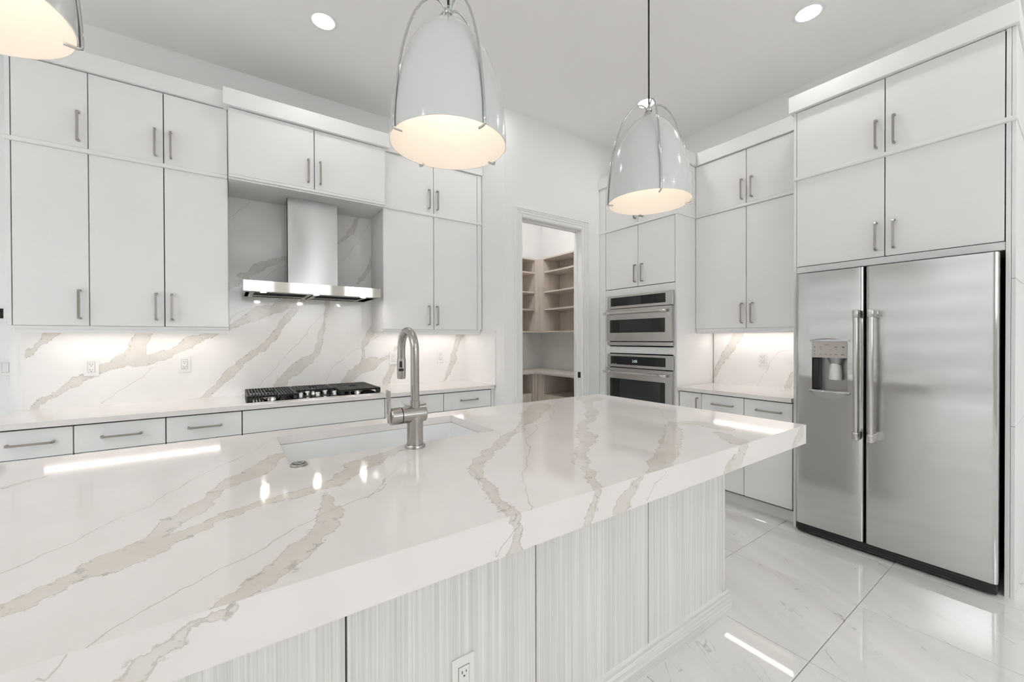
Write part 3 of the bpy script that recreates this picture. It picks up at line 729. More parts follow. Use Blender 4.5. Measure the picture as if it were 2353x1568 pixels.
# base cabinets, back
def base(run, label, a0, a1, name='drawer_cabinet', drawers=((0.722, 0.872), (0.42, 0.718), (0.114, 0.416)), handles=True, depth=0.56, panel=False, hx=None):
    e = thing(name, label, 'cabinet', run.p((a0 + a1) / 2, depth / 2, 0))
    run.box('carcass', a0 + 0.001, a1 - 0.001, 0.0205, depth, 0.10, 0.882, 'carcass_grey', e)
    run.box('toe_kick', a0, a1, 0.075, 0.09, 0.0, 0.10, 'cabinet_white', e)
    for k, (z0, z1) in enumerate(drawers):
        d = run.box('false_front' if panel and k == 0 else 'drawer', a0 + DG, a1 - DG, 0, 0.02, z0, z1, 'cabinet_white', e, 0.0012)
        if not (panel and k == 0) and handles:
            handle(run, (a0 + a1) / 2 if hx is None else hx, (z0 + z1) / 2 + 0.003 if k == 0 else z1 - 0.07, d, True)
    return e
base(BB, 'white drawer cabinet at the far left end of the back counter', -1.04, -0.713, hx=-0.868)
base(BB, 'white drawer cabinet second from the left under the back counter', -0.713, -0.326, hx=-0.518)
base(BB, 'white drawer cabinet just left of the cooktop cabinet', -0.326, 0.057, hx=-0.136)
base(BB, 'wide white cabinet with plain front panel under the gas cooktop', 0.057, 0.996, name='cooktop_cabinet', panel=True)
bf = thing('filler_strip', 'narrow white filler strip right of the cooktop cabinet', 'cabinet panel', (1.005, 3.2, 0.1))
BB.box('front_strip', 0.999, 1.012, 0, 0.03, 0.112, 0.872, 'cabinet_white', bf, 0.001); BB.box('toe_strip', 0.997, 1.013, 0.075, 0.09, 0, 0.1, 'cabinet_white', bf)
base(BB, 'white drawer cabinet behind the faucet, right of the cooktop cabinet', 1.014, 1.504, hx=1.246)
base(BB, 'white drawer cabinet at the pantry end of the back counter', 1.504, 1.985, hx=1.752)

bf = thing('filler_strip', 'narrow white filler strip at the pantry end of the back base cabinets', 'cabinet panel', (2.0, 3.2, 0))
BB.box('front_strip', 1.988, 2.0185, 0, 0.03, 0.0, 0.8815, 'cabinet_white', bf, 0.001); BB.box('side_strip', 1.9885, 1.999, 0.031, 0.56, 0.0, 0.8815, 'cabinet_white', bf)

# ------------------------------------------------------------------ right wall
RU, RO, RF, RB_ = Run('R', 3.545), Run('R', 3.2525), Run('R', 3.2795), Run('R', 3.279)
s = Slab(); s.box(3.250, 3.850, 1.206, 2.090, CZ - 0.031, CZ)
tag(s.build('countertop', 'quartz_polished'), 'short white quartz countertop between oven tower and refrigerator', 'countertop')
s = Slab()
s.grid(span(1.206, 2.090), span(CZ, 1.43), lambda y, z: (3.850, y, z), 'right')
tag(s.build('backsplash', 'quartz_splash'), 'veined quartz backsplash on the wall between oven tower and refrigerator', 'backsplash')
upper(RU, 'overhead_cabinet', 'tall white double-door wall cabinet between oven tower and refrigerator cabinet', [-2.096, -1.648, -1.206], 0.304, [-1.680, -1.602], [-1.680, -1.602])
moulding(RU, 'mid', -2.096, -1.206, 2.452, 2.4755, 0.012, 0.019, 0.006)
moulding(RU, 'crown', -2.075, -1.206, 2.932, 3.045, 0.020, 0.05, 0.0015)
light_rail(RU, -2.09, -1.207)
base(RB_, 'white drawer cabinet next to the narrow pull-out on the right wall', -1.886, -1.541, hx=-1.706, depth=0.57)
base(RB_, 'white drawer and door cabinet beside the refrigerator', -1.541, -1.208, hx=-1.362, depth=0.57, drawers=((0.722, 0.872), (0.114, 0.718)))
po = thing('pullout_cabinet', 'narrow white pull-out cabinet against the oven tower', 'cabinet', (3.55, 1.99, 0))
RB_.box('carcass', -2.09, -1.888, 0.0205, 0.57, 0.10, 0.882, 'carcass_grey', po)
RB_.box('toe_kick', -2.09, -1.888, 0.075, 0.09, 0, 0.10, 'cabinet_white', po)
d = RB_.box('door', -2.09 + DG, -1.886 - DG, 0, 0.02, 0.114, 0.872, 'cabinet_white', po, 0.0012); handle(RB_, -1.918, 0.750, d)

# oven tower
tw = thing('oven_tower', 'tall white oven cabinet with four doors above the built-in ovens', 'cabinet', (3.55, 2.52, 0))
ty0, ty1 = -2.926, -2.098
RO.box('side_panel', ty0, ty0 + 0.018, 0.0205, 0.609, 0, 2.93, 'cabinet_white', tw)
RO.box('side_panel', ty1 - 0.018, ty1, 0.0, 0.609, 0, 2.93, 'cabinet_white', tw, 0.0008)
RO.box('wall_filler', -3.012, ty0 - 0.003, 0.0, 0.05, 0, 2.93, 'cabinet_white', tw, 0.0008)
RO.box('carcass', ty0 + 0.018, ty1 - 0.019, 0.0205, 0.06, 1.846, 2.93, 'carcass_grey', tw)
RO.box('top_panel', ty0, ty1, 0.022, 0.609, 2.931, 2.945, 'cabinet_white', tw)
o0, o1 = -2.872, -2.133
boxes('oven_frame', [RO.ext(ty0, o0, 0, 0.02, 0.40, 1.846), RO.ext(o1, ty1 - 0.019, 0, 0.02, 0.40, 1.846), RO.ext(o0, o1, 0, 0.02, 1.765, 1.846), RO.ext(o0, o1, 0, 0.02, 1.196, 1.262), RO.ext(o0, o1, 0, 0.02, 0.40, 0.44)], 'cabinet_white', tw, 0.0006)
RO.box('shelf', o0, o1, 0.021, 0.58, 1.20, 1.255, 'carcass_grey', tw); RO.box('shelf', o0, o1, 0.021, 0.58, 0.40, 0.436, 'carcass_grey', tw)
d = RO.box('drawer', ty0 + DG, ty1 - 0.019, 0, 0.02, 0.114, 0.397, 'cabinet_white', tw, 0.0012); handle(RO, -2.51, 0.32, d, True)
RO.box('toe_kick', ty0, ty1, 0.075, 0.09, 0, 0.11, 'cabinet_white', tw)
for (l, r, ha) in ((ty0, -2.516, -2.544), (-2.516, ty1 - 0.0195, -2.463)):
    door(RO, l, r, 1.853, ZM - 0.001, tw, ha, 1.980); door(RO, l, r, ZM2, ZT, tw, ha, 2.600)
moulding(RO, 'mid', -3.012, -2.094, 2.452, 2.4755, 0.012, 0.019, 0.006)
TN[0] += 1
struct(boxes('trim_%d' % TN[0], [(3.2325, 3.28, 2.078, 3.013, 2.932, 3.045), (3.2801, 3.86, 2.078, 2.096, 2.932, 3.045)], 'cabinet_white', None, 0.0012))
TN[0] += 1
struct(box('trim_%d' % TN[0], 3.245, 3.5305, 2.0865, 2.0975, 2.452, 2.4755, 'cabinet_white', None, 0.004, 2))

def oven_handle(run, z, a0, a1, parent):
    bm = bmesh.new(); o = 0.062
    tube_bm(bm, [run.p(a0 + 0.01, -o, z), run.p(a1 - 0.01, -o, z)], 0.0110, 14)
    h = obj('handle', bm_mesh('handle', bm, 'stainless_oven', True, 50), parent)
    for a, sg in ((a0 + 0.03, 1), (a1 - 0.045, -1)):
        bm = bmesh.new()
        tube_bm(bm, [run.p(a - 0.045, -o, z), run.p(a - 0.04, -o, z), run.p(a + 0.04, -o, z), run.p(a + 0.045, -o, z)], [0.0125, 0.0155, 0.0155, 0.0125], 16)
        tube_bm(bm, [run.p(a, -0.012, z), run.p(a, -o, z)], 0.011, 12)
        obj('handle_bracket', bm_mesh('handle_bracket', bm, 'polished_steel', True, 50), parent)
    return h
def oven(label, z0, z1, zp, zd0, zd1, wz0, wz1, hz, clock, cat, name):
    y0, y1 = -2.884, -2.122
    e = thing(name, label, cat, (3.5, 2.5, z0))
    RO.box('body', o0 + 0.004, o1 - 0.004, 0.0, 0.52, z0 + 0.01, z1 - 0.01, 'black_plastic', e)
    cp = RO.box('control_panel', y0, y1, -0.026, 0.0, zp, z1, 'stainless_oven', e, 0.003, 2)
    RO.box('display_glass', -2.836, -2.196, -0.0275, -0.02, zp + 0.026, z1 - 0.020, 'black_glass', cp, 0.0015)
    bm = bmesh.new()
    fx = (-0.036, -0.004)
    for (a0, a1, q0, q1) in ((y0, -2.838, zd0, zd1), (-2.194, y1 - 0.006, zd0, zd1), (-2.838, -2.194, zd0, wz0), (-2.838, -2.194, wz1, zd1)):
        bx(bm, *RO.ext(a0, a1, fx[0], fx[1], q0, q1))
    bmesh.ops.remove_doubles(bm, verts=bm.verts, dist=1e-5)
    dr = obj('oven_door', bm_mesh('oven_door', bm, 'stainless_oven'), e)
    RO.box('door_window', -2.840, -2.192, -0.034, -0.010, wz0 - 0.002, wz1 + 0.002, 'black_glass', dr)
    RO.box('window_mesh', -2.836 + 0.12, -2.196 - 0.13 if cat == 'microwave' else -2.196 - 0.05, -0.0346, -0.033, wz0 + 0.004, wz1 - 0.004, 'oven_window', dr)
    oven_handle(RO, hz, -2.888, -2.165, dr)
    if cat == 'microwave':
        RO.box('vent_strip', y0, y1, -0.028, -0.002, z0, zd0 - 0.010, 'stainless_oven', e, 0.003, 2)
        RO.box('button_panel', -2.62, -2.46, -0.0282, -0.027, zp + 0.03, z1 - 0.024, 'oven_window', cp)
    if clock:
        cu = bpy.data.curves.new('clock_digits', 'FONT'); cu.body = '2:05'; cu.size = 0.036; cu.align_x = 'CENTER'; 
        tmp = bpy.data.objects.new('clock_text', cu); COL.objects.link(tmp)
        me = bpy.data.meshes.new_from_object(tmp.evaluated_get(bpy.context.evaluated_depsgraph_get()))
        me.name = 'clock_digits'; me.materials.clear(); me.materials.append(MATS['clock_glow'])
        bpy.data.objects.remove(tmp); bpy.data.curves.remove(cu)
        obj('clock_digits', me, cp, RO.p(-2.535, -0.0285, 1.108), (math.pi / 2, 0, -math.pi / 2))
        for k, w in enumerate((0.006, 0.004, 0.007, 0.004, 0.009)):
            RO.box('status_mark', -2.818 + k * 0.012, -2.818 + k * 0.012 + w, -0.0283, -0.0272, 1.082, 1.082 + w * 1.1, 'panel_mark', cp)
    return e
oven('stainless built-in microwave oven, upper of the two ovens in the tower', 1.274, 1.778, 1.646, 1.318, 1.640, 1.401, 1.532, 1.598, False, 'microwave', 'built_in_microwave')
oven('stainless wall oven with lit clock, lower of the two ovens in the tower', 0.452, 1.185, 1.055, 0.46, 1.047, 0.56, 0.940, 1.002, True, 'oven', 'built_in_oven')

# refrigerator surround and cabinet
fcab = thing('refrigerator_cabinet', 'white surround cabinet with four doors over the steel refrigerator', 'cabinet', (3.57, 0.7, 0))
RF.box('side_panel', -1.203, -1.187, 0.0, 0.58, 0, 2.93, 'cabinet_white', fcab, 0.0008)
RF.box('side_panel', -0.2485, -0.2315, 0.0, 0.58, 0, 2.93, 'cabinet_white', fcab, 0.0008)
for z0, z1 in ((0.0, 0.885), (0.888, 1.645), (1.648, 2.452), (2.476, 2.93)):
    RF.box('end_panel', -0.2300, -0.2150, 0.001, 0.58, z0, z1, 'cabinet_white', fcab, 0.0008)
RF.box('carcass', -1.186, -0.2495, 0.0205, 0.06, 1.846, 2.93, 'carcass_grey', fcab)
RF.box('bottom_panel', -1.186, -0.2495, 0.04, 0.58, 1.80, 1.82, 'cabinet_white', fcab)
RF.box('back_panel', -1.186, -0.2495, 0.572, 0.58, 0, 1.80, 'carcass_grey', fcab)
RF.box('valance', -1.186, -0.2495, 0.004, 0.03, 1.797, 1.841, 'cabinet_white', fcab, 0.004, 2)
RF.box('top_panel', -1.2, -0.218, 0.022, 0.58, 2.931, 2.945, 'cabinet_white', fcab)
for (l, r, ha) in ((-1.1865, -0.718, -0.757), (-0.718, -0.2505, -0.675)):
    door(RF, l, r, 1.844, ZM - 0.001, fcab, ha, 1.970); door(RF, l, r, ZM2, ZT, fcab, ha, 2.600)
moulding(RF, 'mid', -1.205, -0.208, 2.4495, 2.4755, 0.014, 0.019, 0.006)
TN[0] += 1
struct(boxes('trim_%d' % TN[0], [(3.2495, 3.30, 0.205, 1.224, 2.932, 3.043), (3.3001, 3.86, 0.205, 0.223, 2.932, 3.043), (3.3001, 3.52, 1.206, 1.224, 2.932, 3.043)], 'cabinet_white', None, 0.0012))

# refrigerator
fr = thing('refrigerator', 'stainless side-by-side refrigerator with dispenser in the left door', 'refrigerator', (3.5, 0.715, 0))
FXF = 3.205
box('case', 3.277, 3.84, 0.275, 1.155, 0.03, 1.765, 'black_plastic', fr)
def fdoor(y0, y1, z0, z1, hole=None, name='door'):
    # rounded vertical edges; y0 = right edge seen from the front, y1 = left edge
    rr = 0.022; n = 5; back = 3.270
    outl = [(back, y0)] + [(FXF + rr - rr * math.sin(math.pi / 2 * k / n), y0 + rr - rr * math.cos(math.pi / 2 * k / n)) for k in range(n + 1)]
    if hole: outl += [(FXF, hole[0]), (FXF, hole[1])]
    outl += [(FXF + rr - rr * math.cos(math.pi / 2 * k / n), y1 - rr + rr * math.sin(math.pi / 2 * k / n)) for k in range(n + 1)] + [(back, y1)]
    zs = [z0, z1] if not hole else [z0, hole[2], hole[3], z1]
    bm = bmesh.new()
    rows = [[bm.verts.new((x, y, z)) for x, y in outl] for z in zs]
    for j in range(len(zs) - 1):
        for k in range(len(outl) - 1):
            if hole and j == 1 and k == n + 2: continue
            bm.faces.new((rows[j][k], rows[j][k + 1], rows[j + 1][k + 1], rows[j + 1][k]))
    bm.faces.new(rows[0]); bm.faces.new(rows[-1][::-1])
    return obj(name, bm_mesh(name, bm, 'stainless', True, 30), fr)
hole = (0.877, 1.068, 1.000, 1.321)
left = fdoor(0.7985, 1.166, 0.075, 1.783, hole, 'freezer_door')
right = fdoor(0.264, 0.7905, 0.075, 1.783, None, 'fridge_door')
for o_ in (left, right): o_.data.materials[0] = MATS['stainless']
# dispenser inside the hole
bm = bmesh.new()
y0, y1, z0, z1 = hole; xb = 3.268
for q in ([(FXF, y0, z0), (FXF, y1, z0), (xb, y1, z0), (xb, y0, z0)], [(FXF, y0, z0), (xb, y0, z0), (xb, y0, z1), (FXF, y0, z1)], [(FXF, y1, z0), (xb, y1, z0), (xb, y1, z1), (FXF, y1, z1)], [(xb, y0, z0), (xb, y1, z0), (xb, y1, z1), (xb, y0, z1)]):
    bm.faces.new([bm.verts.new(p) for p in q])
dsp = obj('dispenser_recess', bm_mesh('dispenser_recess', bm, 'dispenser_grey'), left)
pn = box('dispenser_panel', FXF - 0.003, 3.262, y0 + 0.001, y1 - 0.001, 1.214, z1 - 0.001, 'dispenser_panel', left, 0.001)
bm = bmesh.new()
for row, (zz, items) in enumerate(((1.300, [(0.985, 0.03, 0.003)]), (1.284, [(1.052, 0.008, 0.008), (1.018, 0.015, 0.004), (0.936, 0.018, 0.005), (0.898, 0.012, 0.009)]), (1.268, [(1.016, 0.008, 0.003), (0.936, 0.010, 0.003), (0.985, 0.005, 0.002), (0.964, 0.009, 0.002)]), (1.258, [(1.052, 0.010, 0.003)]), (1.236, [(1.052, 0.006, 0.005), (1.019, 0.012, 0.003), (0.991, 0.014, 0.004), (0.964, 0.012, 0.003), (0.936, 0.010, 0.005), (0.901, 0.016, 0.006)]))):
    for (yy, w, hh) in items:
        bx(bm, FXF - 0.0035, FXF - 0.0028, yy - w / 2, yy + w / 2, zz - hh / 2, zz + hh / 2)
mk = obj('panel_marks', bm_mesh('panel_marks', bm, 'dispenser_mark'), left); mk['kind'] = 'stuff'
box('recess_shadow_wall', FXF + 0.006, 3.266, 1.030, y1 - 0.0015, 1.003, 1.212, 'black_plastic', left, 0.004)
lathe('ice_chute', [(0.030, 0.0), (0.036, 0.03), (0.046, 0.055), (0.046, 0.06)], 'dispenser_grey', left, (3.246, 0.947, 1.155), 24)
lathe('water_nozzle', [(0, 0), (0.035, 0.0), (0.036, 0.004), (0.031, 0.088), (0.028, 0.108), (0, 0.108)], 'white_plastic', left, (3.240, 0.948, 1.072), 24)
bm = bmesh.new()
n = 12; rows = []
for k in range(n + 1):
    t_ = k / n; y = 1.084 - t_ * (1.084 - 0.862); sag = math.sin(math.pi * t_)
    rows.append([bm.verts.new(p) for p in ((3.262, y, 1.000), (FXF - 0.004 - 0.020 * sag, y, 1.000 - 0.002), (FXF - 0.007 - 0.020 * sag, y, 0.990), (FXF + 0.001, y, 0.985 - 0.045 * sag))])
for a, c in zip(rows, rows[1:]):
    for k in range(3): bm.faces.new((a[k], a[k + 1], c[k + 1], c[k]))
obj('drip_tray', bm_mesh('drip_tray', bm, 'stainless_hood', True, 35), left)
bm = bmesh.new()
pp = []
for k in range(n + 1):
    t_ = k / n; y = 1.079 - t_ * (1.079 - 0.868); pp.append((FXF - 0.004, y, 1.327 + 0.012 * math.sin(math.pi * t_)))
rows = [[bm.verts.new((x + dx, y, z + dz)) for dx, dz in ((0.006, -0.006), (-0.006, -0.004), (0.006, 0.006))] for x, y, z in pp]
for a, c in zip(rows, rows[1:]):
    for k in range(2): bm.faces.new((a[k], a[k + 1], c[k + 1], c[k]))
obj('dispenser_hood', bm_mesh('dispenser_hood', bm, 'dispenser_grey', True, 40), left)
for dr_, hy, sg in ((left, 0.818, 1), (right, 0.748, -1)):
    bm = bmesh.new(); bx(bm, 3.118, 3.152, hy - 0.0125, hy + 0.0125, 0.735, 1.50, 0.0105, 4)
    h = obj('handle', bm_mesh('handle', bm, 'stainless_oven', True, 50), dr_)
    for z0_, z1_ in ((0.714, 0.768), (1.466, 1.516)):
        bm = bmesh.new(); bx(bm, 3.114, FXF + 0.002, hy - 0.0155, hy + 0.0155, z0_, z1_, 0.010, 3)
        obj('handle_end', bm_mesh('handle_end', bm, 'stainless_oven', True, 50), dr_)
gr = box('base_grille', 3.225, 3.30, 0.268, 1.160, 0.012, 0.070, 'black_plastic', fr, 0.006, 2)
for k in range(3):
    box('grille_slat', 3.2225, 3.228, 0.34, 1.09, 0.020 + k * 0.016, 0.027 + k * 0.016, 'black_iron', gr)
for y in (0.29, 1.135):
    lathe('roller_foot', [(0, -0.012), (0.018, -0.012), (0.018, 0.012), (0, 0.012)], 'black_plastic', fr, (3.27, y, 0.018), 16, 'y')

# ------------------------------------------------------------------ range hood
hd = thing('range_hood', 'stainless wall-mounted chimney range hood above the cooktop', 'range hood', (0.53, 3.5, 1.676))
HX0, HX1, HY0, HZ0, HZ1 = 0.070, 0.986, 3.250, 1.676, 1.748
boxes('canopy', [(HX0, HX1, HY0, HY0 + 0.018, HZ0, HZ1), (HX0, HX0 + 0.014, HY0 + 0.018, 3.762, HZ0, HZ1), (HX1 - 0.014, HX1, HY0 + 0.018, 3.762, HZ0, HZ1), (HX0 + 0.014, HX1 - 0.014, HY0 + 0.018, 3.762, HZ1 - 0.012, HZ1), (HX0 + 0.014, HX1 - 0.014, 3.70, 3.762, HZ0, HZ1 - 0.012)], 'polished_steel', hd)
box('light_bar', HX0 + 0.015, HX1 - 0.015, HY0 + 0.019, HY0 + 0.115, HZ0 + 0.002, HZ0 + 0.03, 'stainless_hood', hd)
for k in range(2):
    a = HX0 + 0.04 + k * 0.42
    f_ = box('filter_panel', a, a + 0.405, HY0 + 0.125, 3.69, HZ0 + 0.010, HZ0 + 0.022, 'stainless_hood', hd, 0.002)
    for j in range(9):
        box('filter_slot', a + 0.03, a + 0.375, HY0 + 0.15 + j * 0.03, HY0 + 0.158 + j * 0.03, HZ0 + 0.008, HZ0 + 0.011, 'dark_gap', f_)
for (x, y) in ((0.189, 3.325), (0.526, 3.315), (0.862, 3.305)):
    lathe('lamp', [(0, 0.0), (0.017, 0.0), (0.018, 0.002), (0.018, 0.004)], 'hood_lamp_glow', hd, (x, y, HZ0 - 0.001), 24)
bm = bmesh.new(); bx(bm, 0.362, 0.718, 3.520, 3.762, HZ1, 2.4395)
ch = obj('chimney', bm_mesh('chimney', bm, 'stainless_hood'), hd)
boxes('chimney_seam', [(0.3605, 0.3615, 3.55, 3.57, HZ1, 2.4395)], 'dark_gap', ch)

# ------------------------------------------------------------------ gas cooktop
ck = thing('gas_cooktop', 'stainless gas cooktop with black grates and five knobs on the back counter', 'cooktop', (0.528, 3.46, CZ))
CX0, CX1, CY0, CY1 = 0.067, 0.990, 3.200, 3.720
box('tray', CX0, CX1, CY0, CY1, CZ, CZ + 0.009, 'steel_tray', ck, 0.003, 2)
def grate(x0, x1, y0, y1):
    bm = bmesh.new(); z0, z1 = CZ + 0.034, CZ + 0.050; w = 0.011
    for (a, b_, c, d_) in ((x0, x1, y0, y0 + w), (x0, x1, y1 - w, y1), (x0, x0 + w, y0, y1), (x1 - w, x1, y0, y1)): bx(bm, a, b_, c, d_, z0, z1, 0.003)
    n = int((x1 - x0) / 0.0185)
    for k in range(1, n):
        x = x0 + (x1 - x0) * k / n
        c = (x0 + x1) / 2
        if abs(x - c) < 0.035:
            for yc in ((y0 + y1) / 2,):
                bx(bm, x - 0.0048, x + 0.0048, y0, yc - 0.05, z0 + 0.002, z1); bx(bm, x - 0.0048, x + 0.0048, yc + 0.05, y1, z0 + 0.002, z1)
        else: bx(bm, x - 0.0048, x + 0.0048, y0, y1, z0 + 0.002, z1)
    for yc in ((y0 * 3 + y1) / 4, (y0 + y1 * 3) / 4): bx(bm, x0, x1, yc - 0.005, yc + 0.005, z0 - 0.004, z1 - 0.006)
    for x in (x0, x1 - 0.03):
        for y in (y0, y1 - 0.03): bx(bm, x, x + 0.03, y, y + 0.03, CZ + 0.009, z0 + 0.004, 0.004)
    bx(bm, x0, x0 + 0.009, y0, y1, CZ + 0.016, z0 + 0.004); bx(bm, x1 - 0.009, x1, y0, y1, CZ + 0.016, z0 + 0.004)
    return obj('grate', bm_mesh('grate', bm, 'black_iron'), ck)
grate(0.085, 0.392, 3.222, 3.705); grate(0.397, 0.668, 3.395, 3.705); grate(0.673, 0.972, 3.222, 3.705)
for (x, y, r) in ((0.235, 3.345, 0.045), (0.235, 3.585, 0.038), (0.53, 3.55, 0.058), (0.82, 3.345, 0.038), (0.82, 3.585, 0.048)):
    br = lathe('burner', [(0, 0.022), (r, 0.022), (r, 0.012), (r * 1.25, 0.010), (r * 1.25, 0.0), (0, 0)], 'steel_tray', ck, (x, y, CZ + 0.008), 24)
    lathe('burner_cap', [(0, 0.030), (r * 0.9, 0.030), (r * 0.95, 0.026), (r * 0.95, 0.0225), (0, 0.0225)], 'black_iron', br, (x, y, CZ + 0.008), 24)
for (x, y) in ((0.408, 3.235), (0.462, 3.325), (0.520, 3.235), (0.586, 3.322), (0.636, 3.242)):
    kb = lathe('knob', [(0, 0.044), (0.014, 0.044), (0.016, 0.040), (0.017, 0.012), (0.017, 0.009), (0, 0.009)], 'chrome', ck, (x, y, CZ), 20)
    lathe('knob_base', [(0, 0.013), (0.023, 0.013), (0.025, 0.009), (0, 0.009)], 'black_plastic', kb, (x, y, CZ), 20)

# ------------------------------------------------------------------ under-cabinet light strips
def led(label, x0, x1, y0, y1, z=1.4065):
    e = thing('light_strip', label, 'light strip', ((x0 + x1) / 2, (y0 + y1) / 2, z), 'under-cabinet light strips')
    box('channel', x0 - 0.006, x1 + 0.006, y0 - 0.004, y1 + 0.004, z - 0.007, z + 0.001, 'white_plastic', e)
    box('diffuser', x0, x1, y0, y1, z - 0.0095, z - 0.0072, 'led_glow', e)
led('glowing light strip under the wall cabinets left of the range hood', -0.93, -0.07, 3.600, 3.645)
led('glowing light strip under the wall cabinet between hood and pantry', 1.12, 1.92, 3.600, 3.645)
led('glowing light strip under the wall cabinet beside the refrigerator', 3.715, 3.765, 1.30, 2.02)

# ------------------------------------------------------------------ outlets and switches
def plate_meshes():
    bm = bmesh.new(); bx(bm, -0.036, 0.036, -0.006, 0, -0.0605, 0.0605, 0.003, 2); A_ = bm_mesh('cover_plate', bm, 'white_plastic')
    bm = bmesh.new(); bx(bm, -0.0165, 0.0165, -0.0085, -0.005, -0.034, 0.034, 0.0012); B_ = bm_mesh('receptacle', bm, 'white_plastic')
    bm = bmesh.new()
    bx(bm, -0.0168 - 0.0008, 0.0168 + 0.0008, -0.0064, -0.0058, -0.0350, 0.0350); G_ = bm_mesh('insert_gap', bm, 'carcass_grey')
    bm = bmesh.new()
    for zc_ in (0.018, -0.018):
        bx(bm, -0.0075, -0.0053, -0.0089, -0.0080, zc_ - 0.003, zc_ + 0.006); bx(bm, 0.0053, 0.0075, -0.0089, -0.0080, zc_ - 0.002, zc_ + 0.005)
        bx(bm, -0.0025, 0.0025, -0.0089, -0.0080, zc_ - 0.0125, zc_ - 0.0078)
    S_ = bm_mesh('socket_slots', bm, 'carcass_grey')
    return A_, B_, G_, S_
PA, PB, PG, PS = plate_meshes()
def outlet(label, loc, rz=0.0):
    e = thing('power_outlet', label, 'outlet', loc, 'white duplex wall outlets'); e.rotation_euler = (0, 0, rz)
    a = bpy.data.objects.new('cover_plate', PA); COL.objects.link(a); a.parent = e
    a = bpy.data.objects.new('insert_gap', PG); COL.objects.link(a); a.parent = e
    a = bpy.data.objects.new('receptacle', PB); COL.objects.link(a); a.parent = e
    sl = bpy.data.objects.new('socket_slots', PS); COL.objects.link(sl); sl.parent = a
YS = 3.7628
outlet('white wall outlet near the left end of the veined back splash', (-0.755, YS, 1.166))
outlet('white wall outlet on the back splash just left of the cooktop', (-0.278, YS, 1.167))
outlet('white wall outlet right behind the faucet spout on the back splash', (1.256, YS, 1.165))
outlet('white wall outlet on the back splash nearest the pantry', (1.738, YS, 1.166))
outlet('white wall outlet on the splash between oven tower and refrigerator', (3.8498, 1.650, 1.159), -math.pi / 2)
outlet('white outlet set in the wood-grain island panel', (0.537, 1.0198, 0.382))
def switch(label, loc, dark=False):
    e = thing('light_switch', label, 'light switch', loc); e.rotation_euler = (0, 0, 0)
    a = bpy.data.objects.new('cover_plate', PA); COL.objects.link(a); a.parent = e
    a = bpy.data.objects.new('insert_gap', PG); COL.objects.link(a); a.parent = e
    me = PB
    if dark:
        bm = bmesh.new(); bx(bm, -0.0165, 0.0165, -0.0085, -0.005, -0.034, 0.034, 0.0012); me = bm_mesh('screen', bm, 'black_glass')
    a = bpy.data.objects.new('screen' if dark else 'rocker', me); COL.objects.link(a); a.parent = e
SWY = 4.4198
switch('white rocker switch on the hall wall beyond the back counter end, nearer the cabinet', (-1.318, SWY, 1.150))
switch('white rocker switch on the hall wall beyond the back counter end, farther from the cabinet', (-1.392, SWY, 1.150))
switch('small dark-screened keypad on the hall wall above the switches', (-1.342, SWY, 1.535), True)

# ------------------------------------------------------------------ recessed ceiling lights
def can_meshes():
    bm = bmesh.new(); lathe_bm(bm, [(0.066, 0.0), (0.066, -0.002), (0.070, -0.004), (0.084, -0.003), (0.088, 0.0)], seg=40); a = bm_mesh('trim_ring', bm, 'trim_paint', True, 40)
    bm = bmesh.new(); lathe_bm(bm, [(0, -0.0015), (0.0655, -0.0015), (0.0655, 0.0)], seg=40); b_ = bm_mesh('lens', bm, 'can_glow')
    return a, b_
CA, CB = can_meshes()
def can(label, x, y, sc=1.0):
    e = thing('ceiling_downlight', label, 'ceiling light', (x, y, ZC), 'round recessed ceiling lights')
    for nm_, me_ in (('trim_ring', CA), ('lens', CB)): obj(nm_, me_, e, (x, y, ZC)).scale = (sc, sc, 1)
can('round recessed ceiling light above the hood cabinet', 0.506, 2.864)
can('round recessed ceiling light in front of the refrigerator cabinet', 3.036, 1.033)
can('round recessed ceiling light behind the pendant by the oven tower', 3.018, 2.245)
can('round recessed ceiling light over the room behind the island, left one', 0.84, -1.87)
can('round recessed ceiling light over the room behind the island, right one', 2.47, -2.05)
can('round recessed ceiling light beside the right wall behind the viewpoint', 3.03, -0.2)  # unseen lamp added to lift the overall light level
can('round recessed ceiling light over the left of the room behind the island', -0.85, -1.87)  # added out of view for extra room fill
can('round recessed ceiling light left of the island', -1.9, 0.5)  # unseen, added for more light from above
can('large round ceiling light inside the pantry above its shelves', 2.62, 3.50, 2.25)
can('round recessed ceiling light over the aisle, hidden behind the middle pendant', 1.756, 2.864)  # added to brighten the aisle between island and back counter

# ------------------------------------------------------------------ pendants
PZ, PR, PH = 2.02, 0.2, 0.427
def dome_mesh():
    n = 28
    out_p = [(PR * math.cos(math.pi / 2 * k / n), PH * math.sin(math.pi / 2 * k / n)) for k in range(n)] + [(0.012, PH)]
    bm = bmesh.new(); lathe_bm(bm, out_p, seg=72)
    for f_ in [f_ for f_ in bm.faces if len(f_.verts) > 4]: bm.faces.remove(f_)
    a = bm_mesh('shade', bm, 'shade_outer', True, 60)
    k_ = 0.985
    in_p = [(PR, 0), (PR - 0.003, 0.0)] + [((PR - 0.003) * math.cos(math.pi / 2 * k / n), (PH - 0.004) * math.sin(math.pi / 2 * k / n)) for k in range(1, n)] + [(0, PH - 0.004)]
    bm = bmesh.new(); lathe_bm(bm, in_p, seg=72)
    for f_ in [f_ for f_ in bm.faces if len(f_.verts) > 4]: bm.faces.remove(f_)
    b_ = bm_mesh('shade_lining', bm, 'shade_inner', True, 60)
    return a, b_
SHA, SHB = dome_mesh()
bm = bmesh.new()
